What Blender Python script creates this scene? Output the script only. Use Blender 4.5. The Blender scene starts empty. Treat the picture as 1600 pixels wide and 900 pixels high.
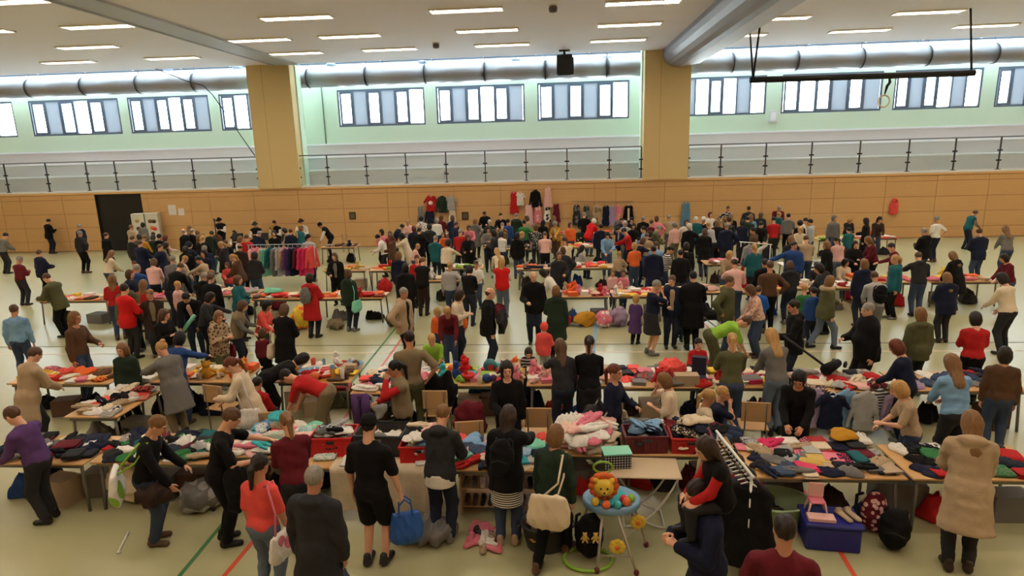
import bpy, math, random
import numpy as np
from mathutils import Matrix, Vector
SC = bpy.context.scene
COL = SC.collection

# ------------------------------------------------------------------ camera, world, exposure
F_PX, CAM_H, YAW, PITCH, ROLL = 975.0, 4.718, 0.0752, 0.2189, -0.0275   # focal length in pixels of a 1600x900 frame
def cam_axes():
    cy, sy, cp, sp = math.cos(YAW), math.sin(YAW), math.cos(PITCH), math.sin(PITCH)
    f = np.array([-sy*cp, cy*cp, -sp]); r = np.array([cy, sy, 0.0]); u = np.cross(r, f)
    c, s = math.cos(ROLL), math.sin(ROLL)
    return c*r + s*u, -s*r + c*u, f
CR, CU, CF = cam_axes()
def ray(px, py):
    return CF + CR*(px-800)/F_PX - CU*(py-450)/F_PX
def on_z(px, py, z):                      # the point of a horizontal plane seen at a photo pixel
    d = ray(px, py); t = (z-CAM_H)/d[2]
    return np.array([0, 0, CAM_H]) + d*t
def on_y(px, py, y):                      # the point of a plane parallel to the back wall
    d = ray(px, py); t = y/d[1]
    return np.array([0, 0, CAM_H]) + d*t
def to_px(p):
    v = np.asarray(p, float) - np.array([0, 0, CAM_H]); d = v@CF
    return 800+F_PX*(v@CR)/d, 450-F_PX*(v@CU)/d

cam = bpy.data.cameras.new('camera'); cam.sensor_fit = 'HORIZONTAL'; cam.sensor_width = 36
cam.lens = F_PX/1600*36; cam.clip_end = 200
cam_ob = bpy.data.objects.new('camera', cam); COL.objects.link(cam_ob)
cam_ob.matrix_world = Matrix(((CR[0], CU[0], -CF[0], 0), (CR[1], CU[1], -CF[1], 0), (CR[2], CU[2], -CF[2], CAM_H), (0, 0, 0, 1)))
SC.camera = cam_ob

world = bpy.data.worlds.new('overcast_sky'); SC.world = world; world.use_nodes = True
_bg = world.node_tree.nodes['Background']; _bg.inputs[0].default_value = (0.86, 0.93, 1.0, 1); _bg.inputs[1].default_value = 15.5
LAMP = 22.5                                # radiance of the ceiling louvre lights
vs = SC.view_settings
vs.view_transform = 'Standard'; vs.look = 'None'; vs.exposure = 0.0; vs.gamma = 1.0; vs.use_curve_mapping = False

# ------------------------------------------------------------------ colours and materials
CO = dict(black=(15,14,16), charcoal=(44,44,48), grey=(112,110,108), lightgrey=(165,165,165), white=(222,218,212), cream=(214,198,172),
 beige=(172,150,122), khaki=(128,114,88), brown=(88,62,44), darkbrown=(52,38,32), navy=(25,30,54), blue=(40,72,132), brightblue=(30,86,170),
 lightblue=(120,160,196), teal=(30,92,100), aqua=(60,168,178), mint=(120,196,170), green=(52,116,66), darkgreen=(34,50,38), olive=(84,84,56), lime=(136,182,62),
 yellow=(222,188,62), mustard=(190,138,40), orange=(224,104,48), coral=(222,82,76), red=(176,32,34), brightred=(206,28,30), maroon=(98,24,36),
 pink=(214,120,140), palepink=(224,178,170), hotpink=(204,46,96), purple=(88,58,110), lilac=(160,140,170), denim=(58,72,98), darkdenim=(36,42,58), paledenim=(98,112,132),
 gold=(196,164,84), silver=(176,178,182), blond=(176,138,84), lightbrown=(122,88,54), greyhair=(140,134,126), whitehair=(196,190,182), redbrown=(98,48,30), darkhair=(34,25,21), blackhair=(17,15,16),
 skin1=(206,152,122), skin2=(190,134,104), skin3=(216,166,138), skin4=(168,116,88))
WORD = dict(lightgrey='light grey', brightblue='bright blue', lightblue='light blue', darkgreen='dark green', brightred='bright red', palepink='pale pink', hotpink='hot pink', darkbrown='dark brown', darkdenim='dark denim', paledenim='faded denim')
def word(c): return WORD.get(c, c)
def lin(c):
    if isinstance(c, str): c = CO[c]
    return tuple(((x/255)/12.92 if x/255 <= .04045 else ((x/255+.055)/1.055)**2.4) for x in c) + (1.0,)
MATS = {}
def mat(key, base, rough=.6, metal=0.0, bump=0.0, bscale=40.0, var=0.0, spec=.5, pattern=None, c2=None, pscale=1.0, sheen=0.0, coat=0.0, trans=0.0):
    if key in MATS: return MATS[key]
    m = bpy.data.materials.new(key); m.use_nodes = True
    nt = m.node_tree; nd = nt.nodes; lk = nt.links; b = nd['Principled BSDF']
    b.inputs['Roughness'].default_value = rough; b.inputs['Metallic'].default_value = metal
    b.inputs['Specular IOR Level'].default_value = spec
    if coat: b.inputs['Coat Weight'].default_value = coat
    if sheen: b.inputs['Sheen Weight'].default_value = sheen
    if trans: b.inputs['Transmission Weight'].default_value = trans
    col = lin(base); b.inputs['Base Color'].default_value = col
    m.diffuse_color = col
    tc = nd.new('ShaderNodeTexCoord')
    src = None
    if pattern:
        rgb2 = lin(c2); mixp = nd.new('ShaderNodeMix'); mixp.data_type = 'RGBA'
        mixp.inputs[6].default_value = col; mixp.inputs[7].default_value = rgb2
        if pattern == 'stripe':
            w = nd.new('ShaderNodeTexWave'); w.wave_type = 'BANDS'; w.bands_direction = 'Z'; w.inputs['Scale'].default_value = pscale
            w.inputs['Distortion'].default_value = .4; lk.new(tc.outputs['Object'], w.inputs['Vector'])
            r = nd.new('ShaderNodeMath'); r.operation = 'GREATER_THAN'; r.inputs[1].default_value = .5
            lk.new(w.outputs['Fac'], r.inputs[0]); lk.new(r.outputs[0], mixp.inputs[0])
        elif pattern == 'plaid':
            ws = []
            for ax in 'XZ':
                w = nd.new('ShaderNodeTexWave'); w.wave_type = 'BANDS'; w.bands_direction = ax; w.inputs['Scale'].default_value = pscale
                lk.new(tc.outputs['Object'], w.inputs['Vector']); ws.append(w)
            r = nd.new('ShaderNodeMath'); r.operation = 'MULTIPLY'
            lk.new(ws[0].outputs['Fac'], r.inputs[0]); lk.new(ws[1].outputs['Fac'], r.inputs[1]); lk.new(r.outputs[0], mixp.inputs[0])
        else:                                                      # print: blotches
            n = nd.new('ShaderNodeTexVoronoi'); n.inputs['Scale'].default_value = pscale; lk.new(tc.outputs['Object'], n.inputs['Vector'])
            r = nd.new('ShaderNodeMath'); r.operation = 'GREATER_THAN'; r.inputs[1].default_value = .42
            lk.new(n.outputs['Distance'], r.inputs[0]); lk.new(r.outputs[0], mixp.inputs[0])
        src = mixp.outputs[2]
    if var:
        n = nd.new('ShaderNodeTexNoise'); n.inputs['Scale'].default_value = 5.0; n.inputs['Detail'].default_value = 4
        lk.new(tc.outputs['Object'], n.inputs['Vector'])
        hsv = nd.new('ShaderNodeHueSaturation'); mr = nd.new('ShaderNodeMapRange')
        mr.inputs['To Min'].default_value = 1-var; mr.inputs['To Max'].default_value = 1+var
        lk.new(n.outputs['Fac'], mr.inputs['Value']); lk.new(mr.outputs[0], hsv.inputs['Value'])
        if src: lk.new(src, hsv.inputs['Color'])
        else: hsv.inputs['Color'].default_value = col
        src = hsv.outputs[0]
    if src: lk.new(src, b.inputs['Base Color'])
    if bump:
        n = nd.new('ShaderNodeTexNoise'); n.inputs['Scale'].default_value = bscale; n.inputs['Detail'].default_value = 3
        lk.new(tc.outputs['Object'], n.inputs['Vector'])
        bp = nd.new('ShaderNodeBump'); bp.inputs['Strength'].default_value = bump; bp.inputs['Distance'].default_value = .02
        lk.new(n.outputs['Fac'], bp.inputs['Height']); lk.new(bp.outputs[0], b.inputs['Normal'])
    MATS[key] = m
    return m
def cloth(c, c2=None, pattern=None, pscale=8.0):
    return mat('cloth_%s_%s_%s_%g' % (c, c2, pattern, pscale), c, rough=.88, bump=.35, bscale=16, var=.22, spec=.25, pattern=pattern, c2=c2, pscale=pscale)
def leather(c): return mat('leather_'+c, c, rough=.5, bump=.12, bscale=60, spec=.4)
def plastic(c): return mat('plastic_'+c, c, rough=.38, spec=.45)
def metal(c): return mat('metal_'+c, c, rough=.35, metal=.85)
def paint(c): return mat('paint_'+c, c, rough=.55, bump=.05, bscale=30)
def paper(c): return mat('paper_'+c, c, rough=.8, var=.05)
def hairmat(c):
    k = 'hair_'+c
    if k in MATS: return MATS[k]
    m = mat(k, c, rough=.55, spec=.35)
    nt = m.node_tree; nd = nt.nodes; lk = nt.links
    tc = nd.new('ShaderNodeTexCoord'); mp = nd.new('ShaderNodeMapping'); mp.inputs['Scale'].default_value = (90, 90, 9)
    n = nd.new('ShaderNodeTexNoise'); n.inputs['Scale'].default_value = 1.0; n.inputs['Detail'].default_value = 2
    lk.new(tc.outputs['Object'], mp.inputs[0]); lk.new(mp.outputs[0], n.inputs['Vector'])
    bp = nd.new('ShaderNodeBump'); bp.inputs['Strength'].default_value = .6; bp.inputs['Distance'].default_value = .01
    lk.new(n.outputs['Fac'], bp.inputs['Height']); lk.new(bp.outputs[0], nd['Principled BSDF'].inputs['Normal'])
    hs = nd.new('ShaderNodeHueSaturation'); hs.inputs['Color'].default_value = lin(c); mr = nd.new('ShaderNodeMapRange')
    mr.inputs['To Min'].default_value = .55; mr.inputs['To Max'].default_value = 1.5
    lk.new(n.outputs['Fac'], mr.inputs['Value']); lk.new(mr.outputs[0], hs.inputs['Value']); lk.new(hs.outputs[0], nd['Principled BSDF'].inputs['Base Color'])
    return m
def skinmat(c):
    k = 'skin_'+c
    if k in MATS: return MATS[k]
    m = mat(k, c, rough=.5, spec=.4); nt = m.node_tree; nd = nt.nodes; lk = nt.links
    a = nd.new('ShaderNodeAttribute'); a.attribute_name = 'tint'
    mx = nd.new('ShaderNodeMix'); mx.data_type = 'RGBA'; mx.blend_type = 'MULTIPLY'; mx.inputs[0].default_value = 1
    mx.inputs[6].default_value = lin(c); lk.new(a.outputs['Color'], mx.inputs[7]); lk.new(mx.outputs[2], nd['Principled BSDF'].inputs['Base Color'])
    return m
def emit(key, c, s):
    if key in MATS: return MATS[key]
    m = bpy.data.materials.new(key); m.use_nodes = True; nt = m.node_tree; b = nt.nodes['Principled BSDF']
    b.inputs['Base Color'].default_value = lin(c); b.inputs['Emission Color'].default_value = lin(c); b.inputs['Emission Strength'].default_value = s
    MATS[key] = m; return m
def clearglass(key, tint=(.93, .97, .96), gloss=.1, rough=.03):
    if key in MATS: return MATS[key]
    m = bpy.data.materials.new(key); m.use_nodes = True; nt = m.node_tree; nd = nt.nodes; nd.remove(nd['Principled BSDF'])
    t = nd.new('ShaderNodeBsdfTransparent'); t.inputs[0].default_value = tint+(1,)
    g = nd.new('ShaderNodeBsdfGlossy'); g.inputs['Roughness'].default_value = rough
    lw = nd.new('ShaderNodeLayerWeight'); lw.inputs[0].default_value = gloss
    mx = nd.new('ShaderNodeMixShader'); nt.links.new(lw.outputs['Fresnel'], mx.inputs[0]); nt.links.new(t.outputs[0], mx.inputs[1]); nt.links.new(g.outputs[0], mx.inputs[2])
    nt.links.new(mx.outputs[0], nd['Material Output'].inputs[0]); MATS[key] = m; return m
def woodmat(key, c, scale=(1.2, 9, 9), var=.14, rough=.45):
    if key in MATS: return MATS[key]
    m = mat(key, c, rough=rough); nt = m.node_tree; nd = nt.nodes; lk = nt.links
    tc = nd.new('ShaderNodeTexCoord'); oi = nd.new('ShaderNodeObjectInfo'); ad = nd.new('ShaderNodeVectorMath'); ad.operation = 'ADD'
    ml = nd.new('ShaderNodeVectorMath'); ml.operation = 'SCALE'; ml.inputs['Scale'].default_value = 37.0
    cx = nd.new('ShaderNodeCombineXYZ'); lk.new(oi.outputs['Random'], cx.inputs[0]); lk.new(cx.outputs[0], ml.inputs[0])
    lk.new(tc.outputs['Object'], ad.inputs[0]); lk.new(ml.outputs[0], ad.inputs[1])
    mp = nd.new('ShaderNodeMapping'); mp.inputs['Scale'].default_value = scale; lk.new(ad.outputs[0], mp.inputs[0])
    n = nd.new('ShaderNodeTexNoise'); n.inputs['Scale'].default_value = 2.2; n.inputs['Detail'].default_value = 6; n.inputs['Distortion'].default_value = .6
    lk.new(mp.outputs[0], n.inputs['Vector'])
    hs = nd.new('ShaderNodeHueSaturation'); hs.inputs['Color'].default_value = lin(c); mr = nd.new('ShaderNodeMapRange')
    mr.inputs['To Min'].default_value = 1-var; mr.inputs['To Max'].default_value = 1+var
    lk.new(n.outputs['Fac'], mr.inputs['Value']); lk.new(mr.outputs[0], hs.inputs['Value']); lk.new(hs.outputs[0], nd['Principled BSDF'].inputs['Base Color'])
    return m

# ------------------------------------------------------------------ object helpers
def link(name, me, parent=None, m=None, loc=None, rz=0.0, M=None):
    o = bpy.data.objects.new(name, me); COL.objects.link(o)
    if parent is not None: o.parent = parent
    if M is not None: o.matrix_local = M
    else:
        if loc is not None: o.location = [float(v) for v in loc]
        if rz: o.rotation_euler = (0, 0, rz)
    if m is not None and me is not None:
        if len(me.materials) == 0: me.materials.append(m)
        if me.materials[0] is not m:
            o.material_slots[0].link = 'OBJECT'; o.material_slots[0].material = m
    return o
def tag(o, label=None, cat=None, group=None, kind=None):
    if label: o['label'] = label
    if cat: o['category'] = cat
    if group: o['group'] = group
    if kind: o['kind'] = kind
    return o
def empty(name, loc=(0, 0, 0), rz=0.0, label=None, cat=None, group=None):
    o = bpy.data.objects.new(name, None); COL.objects.link(o); o.empty_display_size = .1
    o.location = [float(v) for v in loc]; o.rotation_euler = (0, 0, rz)
    return tag(o, label, cat, group)
def np_mesh(name, V, Fq, smooth=True, tint=None):
    me = bpy.data.meshes.new(name); V = np.asarray(V, np.float32); n = len(V)
    Fq = np.asarray(Fq, np.int32); k = Fq.shape[1]; nf = len(Fq)
    me.vertices.add(n); me.vertices.foreach_set('co', V.ravel())
    me.loops.add(nf*k); me.loops.foreach_set('vertex_index', Fq.ravel())
    me.polygons.add(nf); me.polygons.foreach_set('loop_start', np.arange(0, nf*k, k, dtype=np.int32))
    me.polygons.foreach_set('use_smooth', np.full(nf, smooth))
    if tint is not None:
        a = me.color_attributes.new('tint', 'FLOAT_COLOR', 'POINT'); a.data.foreach_set('color', np.asarray(tint, np.float32).ravel())
    me.update(calc_edges=True)
    return me
class MB:                                   # collects solids for one mesh
    def __init__(s): s.v = []; s.f = []; s.sm = []
    def add(s, vs, fs, smooth=False):
        b = len(s.v); s.v += [tuple(float(c) for c in v) for v in vs]; s.f += [tuple(i+b for i in f) for f in fs]; s.sm += [smooth]*len(fs); return s
    def box(s, x0, x1, y0, y1, z0, z1, bev=0.0):
        if bev <= 0:
            v = [(x, y, z) for z in (z0, z1) for y in (y0, y1) for x in (x0, x1)]
            return s.add(v, [(0,2,3,1), (4,5,7,6), (0,1,5,4), (2,6,7,3), (0,4,6,2), (1,3,7,5)])
        b = min(bev, (x1-x0)*.45, (y1-y0)*.45, (z1-z0)*.45)
        def ring(i, z): return [(x0+i, y0+b, z), (x0+b, y0+i, z), (x1-b, y0+i, z), (x1-i, y0+b, z), (x1-i, y1-b, z), (x1-b, y1-i, z), (x0+b, y1-i, z), (x0+i, y1-b, z)]
        v = ring(b, z0)+ring(0, z0+b)+ring(0, z1-b)+ring(b, z1)
        f = [tuple(range(7, -1, -1)), tuple(range(24, 32))]
        for k in range(3):
            for i in range(8): j = (i+1) % 8; f.append((k*8+i, k*8+j, k*8+8+j, k*8+8+i))
        return s.add(v, f)
    def tube(s, pts, r, n=8, cap=True, close=False):
        P = [np.array(p, float) for p in pts]; N = len(P); rr = r if hasattr(r, '__len__') else [r]*N
        vs = []; up = None
        for i in range(N):
            if close: t = P[(i+1) % N]-P[i-1]
            else: t = P[min(i+1, N-1)]-P[max(i-1, 0)]
            t = t/(np.linalg.norm(t)+1e-9)
            if up is None: up = np.array([0, 0, 1.]) if abs(t[2]) < .9 else np.array([1., 0, 0])
            a = np.cross(up, t); a /= (np.linalg.norm(a)+1e-9); b = np.cross(t, a); up = b
            for k in range(n):
                an = 2*math.pi*k/n; vs.append(P[i]+rr[i]*(math.cos(an)*a+math.sin(an)*b))
        fs = []
        for i in range(N if close else N-1):
            for k in range(n):
                j = (k+1) % n; i2 = (i+1) % N; fs.append((i*n+k, i*n+j, i2*n+j, i2*n+k))
        if cap and not close: fs += [tuple(range(n-1, -1, -1)), tuple(range((N-1)*n, N*n))]
        return s.add(vs, fs, True)
    def lathe(s, prof, n=16, c=(0, 0, 0), axis='z', sx=1, sy=1):
        vs = []
        for r, z in prof:
            for k in range(n):
                a = 2*math.pi*k/n; p = (r*math.cos(a)*sx, r*math.sin(a)*sy, z)
                if axis == 'y': p = (p[0], p[2], p[1])
                if axis == 'x': p = (p[2], p[0], p[1])
                vs.append((p[0]+c[0], p[1]+c[1], p[2]+c[2]))
        fs = []
        for i in range(len(prof)-1):
            for k in range(n): j = (k+1) % n; fs.append((i*n+k, i*n+j, (i+1)*n+j, (i+1)*n+k))
        fs += [tuple(range(n-1, -1, -1)), tuple(range((len(prof)-1)*n, len(prof)*n))]
        return s.add(vs, fs, True)
    def prism(s, poly, y0, y1):               # polygon in xz, extruded along y
        n = len(poly); vs = [(x, y0, z) for x, z in poly]+[(x, y1, z) for x, z in poly]
        fs = [tuple(range(n)), tuple(range(2*n-1, n-1, -1))]+[(i, i+n, (i+1) % n+n, (i+1) % n) for i in range(n)]
        return s.add(vs, fs)
    def mesh(s, name):
        me = bpy.data.meshes.new(name); me.from_pydata(s.v, [], s.f); me.polygons.foreach_set('use_smooth', s.sm)
        me.update(); return me
    def build(s, name, m=None, parent=None, loc=None, rz=0.0): return link(name, s.mesh(name), parent, m, loc, rz)

# ------------------------------------------------------------------ distance fields and surface nets
class Field:
    def __init__(s, lo, hi, h):
        s.lo = np.array(lo, float)-2*h; s.h = h
        s.n = np.maximum(4, np.ceil((np.array(hi, float)+2*h-s.lo)/h).astype(int)+1)
        s.ax = [s.lo[i]+h*np.arange(s.n[i]) for i in range(3)]
        s.d = np.full(tuple(s.n), .3, np.float32)
    def sub(s, lo, hi):
        sl = []
        for i in range(3):
            a = int(max(0, math.floor((lo[i]-s.lo[i])/s.h))); b = int(min(s.n[i], math.ceil((hi[i]-s.lo[i])/s.h)+1))
            if b <= a: return None
            sl.append(slice(a, b))
        g = (s.ax[0][sl[0]][:, None, None], s.ax[1][sl[1]][None, :, None], s.ax[2][sl[2]][None, None, :])
        return tuple(sl), g
    def put(s, sl, dd, k, op):
        a = s.d[sl]
        if op == 'sub': s.d[sl] = np.maximum(a, -dd); return
        h = np.clip(.5+.5*(a-dd)/k, 0, 1); s.d[sl] = a*(1-h)+dd*h-k*h*(1-h)
    def cap(s, a, b, ra, rb, k=.03, flat=None, op='add'):
        a = np.asarray(a, float); b = np.asarray(b, float); R = max(ra, rb)+k+2*s.h
        q = s.sub(np.minimum(a, b)-R, np.maximum(a, b)+R)
        if q is None: return s
        sl, (X, Y, Z) = q; px, py, pz = X-a[0], Y-a[1], Z-a[2]; ba = b-a
        if flat is not None:
            ax, fa = flat; ax = np.asarray(ax); dt = (px*ax[0]+py*ax[1]+pz*ax[2])*(fa-1); px = px+dt*ax[0]; py = py+dt*ax[1]; pz = pz+dt*ax[2]
            ba = ba+ax*(ba@ax)*(fa-1)
        L = ba@ba+1e-9; t = np.clip((px*ba[0]+py*ba[1]+pz*ba[2])/L, 0, 1)
        dd = np.sqrt((px-t*ba[0])**2+(py-t*ba[1])**2+(pz-t*ba[2])**2)-(ra+(rb-ra)*t)
        if flat is not None: dd = dd/max(1., flat[1]**.5)
        s.put(sl, dd, k, op); return s
    def ell(s, c, r, k=.03, B=None, op='add'):
        c = np.asarray(c, float); r = np.asarray(r, float); R = r.max()+k+2*s.h
        q = s.sub(c-R, c+R)
        if q is None: return s
        sl, (X, Y, Z) = q; x, y, z = X-c[0], Y-c[1], Z-c[2]
        if B is not None: x, y, z = (x*B[0][0]+y*B[0][1]+z*B[0][2], x*B[1][0]+y*B[1][1]+z*B[1][2], x*B[2][0]+y*B[2][1]+z*B[2][2])
        k0 = np.sqrt((x/r[0])**2+(y/r[1])**2+(z/r[2])**2); dd = (k0-1)*r.min()
        s.put(sl, dd, k, op); return s
    def cut(s, p, n):                          # keep the side n points away from
        p = np.asarray(p, float); n = np.asarray(n, float)
        dd = (s.ax[0][:, None, None]-p[0])*n[0]+(s.ax[1][None, :, None]-p[1])*n[1]+(s.ax[2][None, None, :]-p[2])*n[2]
        s.d = np.maximum(s.d, dd.astype(np.float32)); return s
    def wob(s, amp, fr, seed):
        r = np.random.RandomState(seed); o = 0
        for _ in range(3):
            w = r.randn(3)*fr; ph = r.rand()*6.28
            o = o+np.sin(s.ax[0][:, None, None]*w[0]+s.ax[1][None, :, None]*w[1]+s.ax[2][None, None, :]*w[2]+ph)
        s.d = s.d+(amp/3)*o.astype(np.float32); return s
    def crease(s, amp, fr, seed):              # sharp folds
        r = np.random.RandomState(seed); o = 0; X, Y, Z = s.ax[0][:, None, None], s.ax[1][None, :, None], s.ax[2][None, None, :]
        w0 = np.sin(X*fr*.45+r.rand()*6)+np.sin(Y*fr*.45+Z*fr*.3+r.rand()*6)
        for _ in range(3):
            w = r.randn(3)*fr; o = o+(1-np.abs(np.sin(X*w[0]+Y*w[1]+Z*w[2]*.6+r.rand()*6.28+w0)))**2-.3
        s.d = s.d-(amp/2)*o.astype(np.float32); return s
    def nets(s):
        d = s.d; ins = d < 0; nx, ny, nz = d.shape
        c = ins[:-1, :-1, :-1].astype(np.int8)
        tot = np.zeros((nx-1, ny-1, nz-1), np.int8)
        for i in (0, 1):
            for j in (0, 1):
                for k in (0, 1): tot += ins[i:nx-1+i, j:ny-1+j, k:nz-1+k]
        act = (tot > 0) & (tot < 8); idx = np.argwhere(act)
        if len(idx) == 0: return np.zeros((3, 3)), np.array([[0, 1, 2, 0]])
        num = np.full(act.shape, -1, np.int32); num[act] = np.arange(len(idx))
        acc = np.zeros((len(idx), 3)); cnt = np.zeros(len(idx))
        cor = {}
        for i in (0, 1):
            for j in (0, 1):
                for k in (0, 1): cor[i, j, k] = d[idx[:, 0]+i, idx[:, 1]+j, idx[:, 2]+k]
        for a in range(3):
            for u in (0, 1):
                for v in (0, 1):
                    p0 = [0, 0, 0]; o = [x for x in range(3) if x != a]; p0[o[0]] = u; p0[o[1]] = v; p1 = list(p0); p1[a] = 1
                    d0, d1 = cor[tuple(p0)], cor[tuple(p1)]; m = (d0 < 0) != (d1 < 0)
                    t = np.where(m, d0/np.where(m, d0-d1, 1), 0); pt = np.zeros((len(idx), 3)); pt[:] = p0; pt[:, a] = t
                    acc[m] += pt[m]; cnt += m
        V = s.lo+s.h*(idx+acc/np.maximum(cnt, 1)[:, None])
        Q = []
        for a in range(3):
            o = [(a+1) % 3, (a+2) % 3]
            A = [slice(None)]*3; B_ = [slice(None)]*3; A[a] = slice(0, -1); B_[a] = slice(1, None)
            i0 = ins[tuple(A)]; i1 = ins[tuple(B_)]; e = np.argwhere(i0 != i1)
            e = e[(e[:, o[0]] > 0) & (e[:, o[1]] > 0) & (e[:, o[0]] < d.shape[o[0]]-1) & (e[:, o[1]] < d.shape[o[1]]-1)]
            fl = i0[e[:, 0], e[:, 1], e[:, 2]]
            q = []
            for (u, v) in ((1, 1), (0, 1), (0, 0), (1, 0)):
                cc = e.copy(); cc[:, o[0]] -= u; cc[:, o[1]] -= v; q.append(num[cc[:, 0], cc[:, 1], cc[:, 2]])
            q = np.stack(q, 1); q[~fl] = q[~fl][:, ::-1]; Q.append(q)
        return V, np.concatenate(Q)
# ------------------------------------------------------------------ people: heads, hair, hands, bodies, clothes
def head_nets(h):
    f = Field((-.11, -.13, -.24), (.11, .13, .13), h)
    f.ell((0, -.016, .028), (.074, .094, .088), .02).ell((0, .018, -.035), (.062, .07, .08), .03).ell((0, .045, -.085), (.036, .036, .03), .03)
    f.cap((0, .088, .004), (0, .103, -.026), .009, .015, .012).ell((0, .078, .022), (.05, .014, .012), .02)
    for s in (-1, 1):
        f.ell((s*.031, .094, -.002), (.017, .014, .011), op='sub'); f.ell((s*.031, .076, -.002), (.015, .013, .012), .006)
        f.ell((s*.075, -.012, -.012), (.010, .02, .032), .008)
    f.ell((0, .086, -.062), (.024, .009, .006), .006).ell((0, .084, -.073), (.02, .009, .006), .006)
    f.cap((0, -.022, -.06), (0, -.035, -.22), .052, .056, .03)
    V, Q = f.nets()
    T = np.ones((len(V), 4), np.float32)
    for s in (-1, 1):
        e = np.linalg.norm((V-np.array([s*.031, .084, -.002]))*np.array([.75, 1, 1.2]), axis=1); T[e < .015] = (.92, .98, 1.05, 1)
        T[e < .0095] = (.10, .10, .12, 1)
        b = (abs(V[:, 0]-s*.034) < .02) & (abs(V[:, 2]-.022) < .0055) & (V[:, 1] > .06); T[b] = (.42, .36, .32, 1)
    l = (abs(V[:, 0]) < .025) & (abs(V[:, 2]+.067) < .011) & (V[:, 1] > .07); T[l] = (.86, .55, .55, 1)
    return V, Q, T
HEADS = {'near': head_nets(.008), 'mid': head_nets(.012), 'far': head_nets(.017), 'vfar': head_nets(.022)}

def hand_nets(h, curl):                        # a left-right neutral hand: wrist at 0, fingers along -z, palm towards -x (thumb to +y)
    f = Field((-.09, -.07, -.21), (.05, .09, .03), h)
    f.cap((0, 0, .02), (0, 0, -.02), .026, .027, .01, flat=((1, 0, 0), 1.3))
    f.cap((0, -.005, -.02), (0, 0, -.085), .03, .038, .015, flat=((1, 0, 0), 2.2))
    for i, (y, L) in enumerate(((.031, .068), (.011, .078), (-.010, .072), (-.030, .056))):
        p = np.array([0, y, -.088]); a = .12+.1*i*curl
        for j, (fr, r0, r1) in enumerate(((.45, .0092, .0086), (.32, .0086, .008), (.23, .008, .0068))):
            a += curl*(.55 if j else .35); q = p+fr*L*np.array([-math.sin(a), (y*.12)*(1-curl), -math.cos(a)])
            f.cap(p, q, r0, r1, .003); p = q
    f.cap((-.004, .028, -.03), (-.018, .052, -.062), .013, .011, .008).cap((-.018, .052, -.062), (-.03, .052, -.095), .0105, .008, .004)
    return f.nets()
HANDS = {(q, c): hand_nets(h, c) for q, h in (('near', .0064), ('mid', .0092), ('far', .012), ('vfar', .013)) for c in (.35, 1.0)}

HAIRS = {}
def hair_mesh(style, q):
    k = (style, q)
    if k in HAIRS: return HAIRS[k]
    h = {'near': .009, 'mid': .012, 'far': .017, 'vfar': .02}[q]
    f = Field((-.15, -.24, -.42), (.15, .14, .20), h)
    S = style
    if S == 'hood':
        f.ell((0, -.03, .015), (.102, .118, .125), .02).ell((0, .12, -.02), (.075, .09, .1), op='sub'); f.cut((0, 0, -.13), (0, 0, -1))
    elif S == 'bald':
        f.ell((0, -.02, .02), (.082, .101, .094), .02).cut((0, 0, .038), (0, 0, 1)); f.ell((0, .10, -.02), (.12, .115, .13), op='sub'); f.cut((0, 0, -.07), (0, 0, -1))
    else:
        f.ell((0, -.019, .031), (.083, .103, .098), .02)
        if S in ('bob', 'long'): f.ell((0, -.03, -.03), (.096, .10, .13), .03)
        if S == 'curly': f.ell((0, -.03, .02), (.11, .122, .125), .03)
        if S in ('short', 'fringe', 'cap', 'hat'): f.ell((0, .11, -.045), (.09, .082, .09), op='sub')
        else: f.ell((0, .115, -.04), (.066, .088, .094), op='sub')
        if S in ('short', 'fringe', 'cap', 'hat', 'pony', 'bun'):
            f.ell((0, .05, -.09), (.12, .09, .08), op='sub'); f.cut((0, 0, -.085), (0, 0, -1))
        if S == 'long': f.cap((0, -.055, -.03), (0, -.085, -.30), .092, .078, .03, flat=((0, 1, 0), 1.9))
        if S == 'pony': f.cap((0, -.10, .04), (0, -.15, -.02), .03, .034, .012).cap((0, -.15, -.02), (0, -.135, -.22), .034, .018, .02)
        if S == 'bun': f.ell((0, -.085, .10), (.046, .046, .042), .012)
        if S == 'cap':                          # hair under a cap shows low only
            f.cut((0, 0, .02), (0, 0, 1))
        if S == 'hat': f.cut((0, 0, .03), (0, 0, 1))
    f.wob(.009 if S == 'curly' else .004, 70, 3)
    V, Q = f.nets(); HAIRS[k] = np_mesh('hair_'+S, V, Q); return HAIRS[k]
def hat_mesh(kind):
    k = ('hat', kind)
    if k in HAIRS: return HAIRS[k]
    b = MB()
    if kind == 'cap':
        b.lathe([(.092, .0), (.096, .03), (.09, .075), (.068, .108), (.03, .124), (.005, .127)], 18, (0, -.018, .012), sx=.9, sy=1.1)
        n = 10; v = []; 
        for zz in (0, .008):
            for i in range(n+1):
                a = math.pi*i/n; v.append((.076*math.cos(a), .07+.085*math.sin(a), .022-.02*math.sin(a)+zz))
        f = [tuple(range(n+1)), tuple(range(2*n+1, n, -1))]+[(i, i+n+1, i+n+2, i+1) for i in range(n)]
        b.add(v, f)
    elif kind == 'beanie': b.lathe([(.09, .0), (.097, .02), (.094, .07), (.07, .115), (.03, .138), (.004, .142)], 18, (0, -.018, .01), sx=.9, sy=1.1)
    else:
        b.lathe([(.155, .030), (.158, .034), (.10, .045), (.09, .05), (.086, .12), (.06, .145), (.004, .148)], 20, (0, -.018, -.005), sx=.9, sy=1.08)
    HAIRS[k] = b.mesh('hat'); return HAIRS[k]
_shoe = {}
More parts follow.
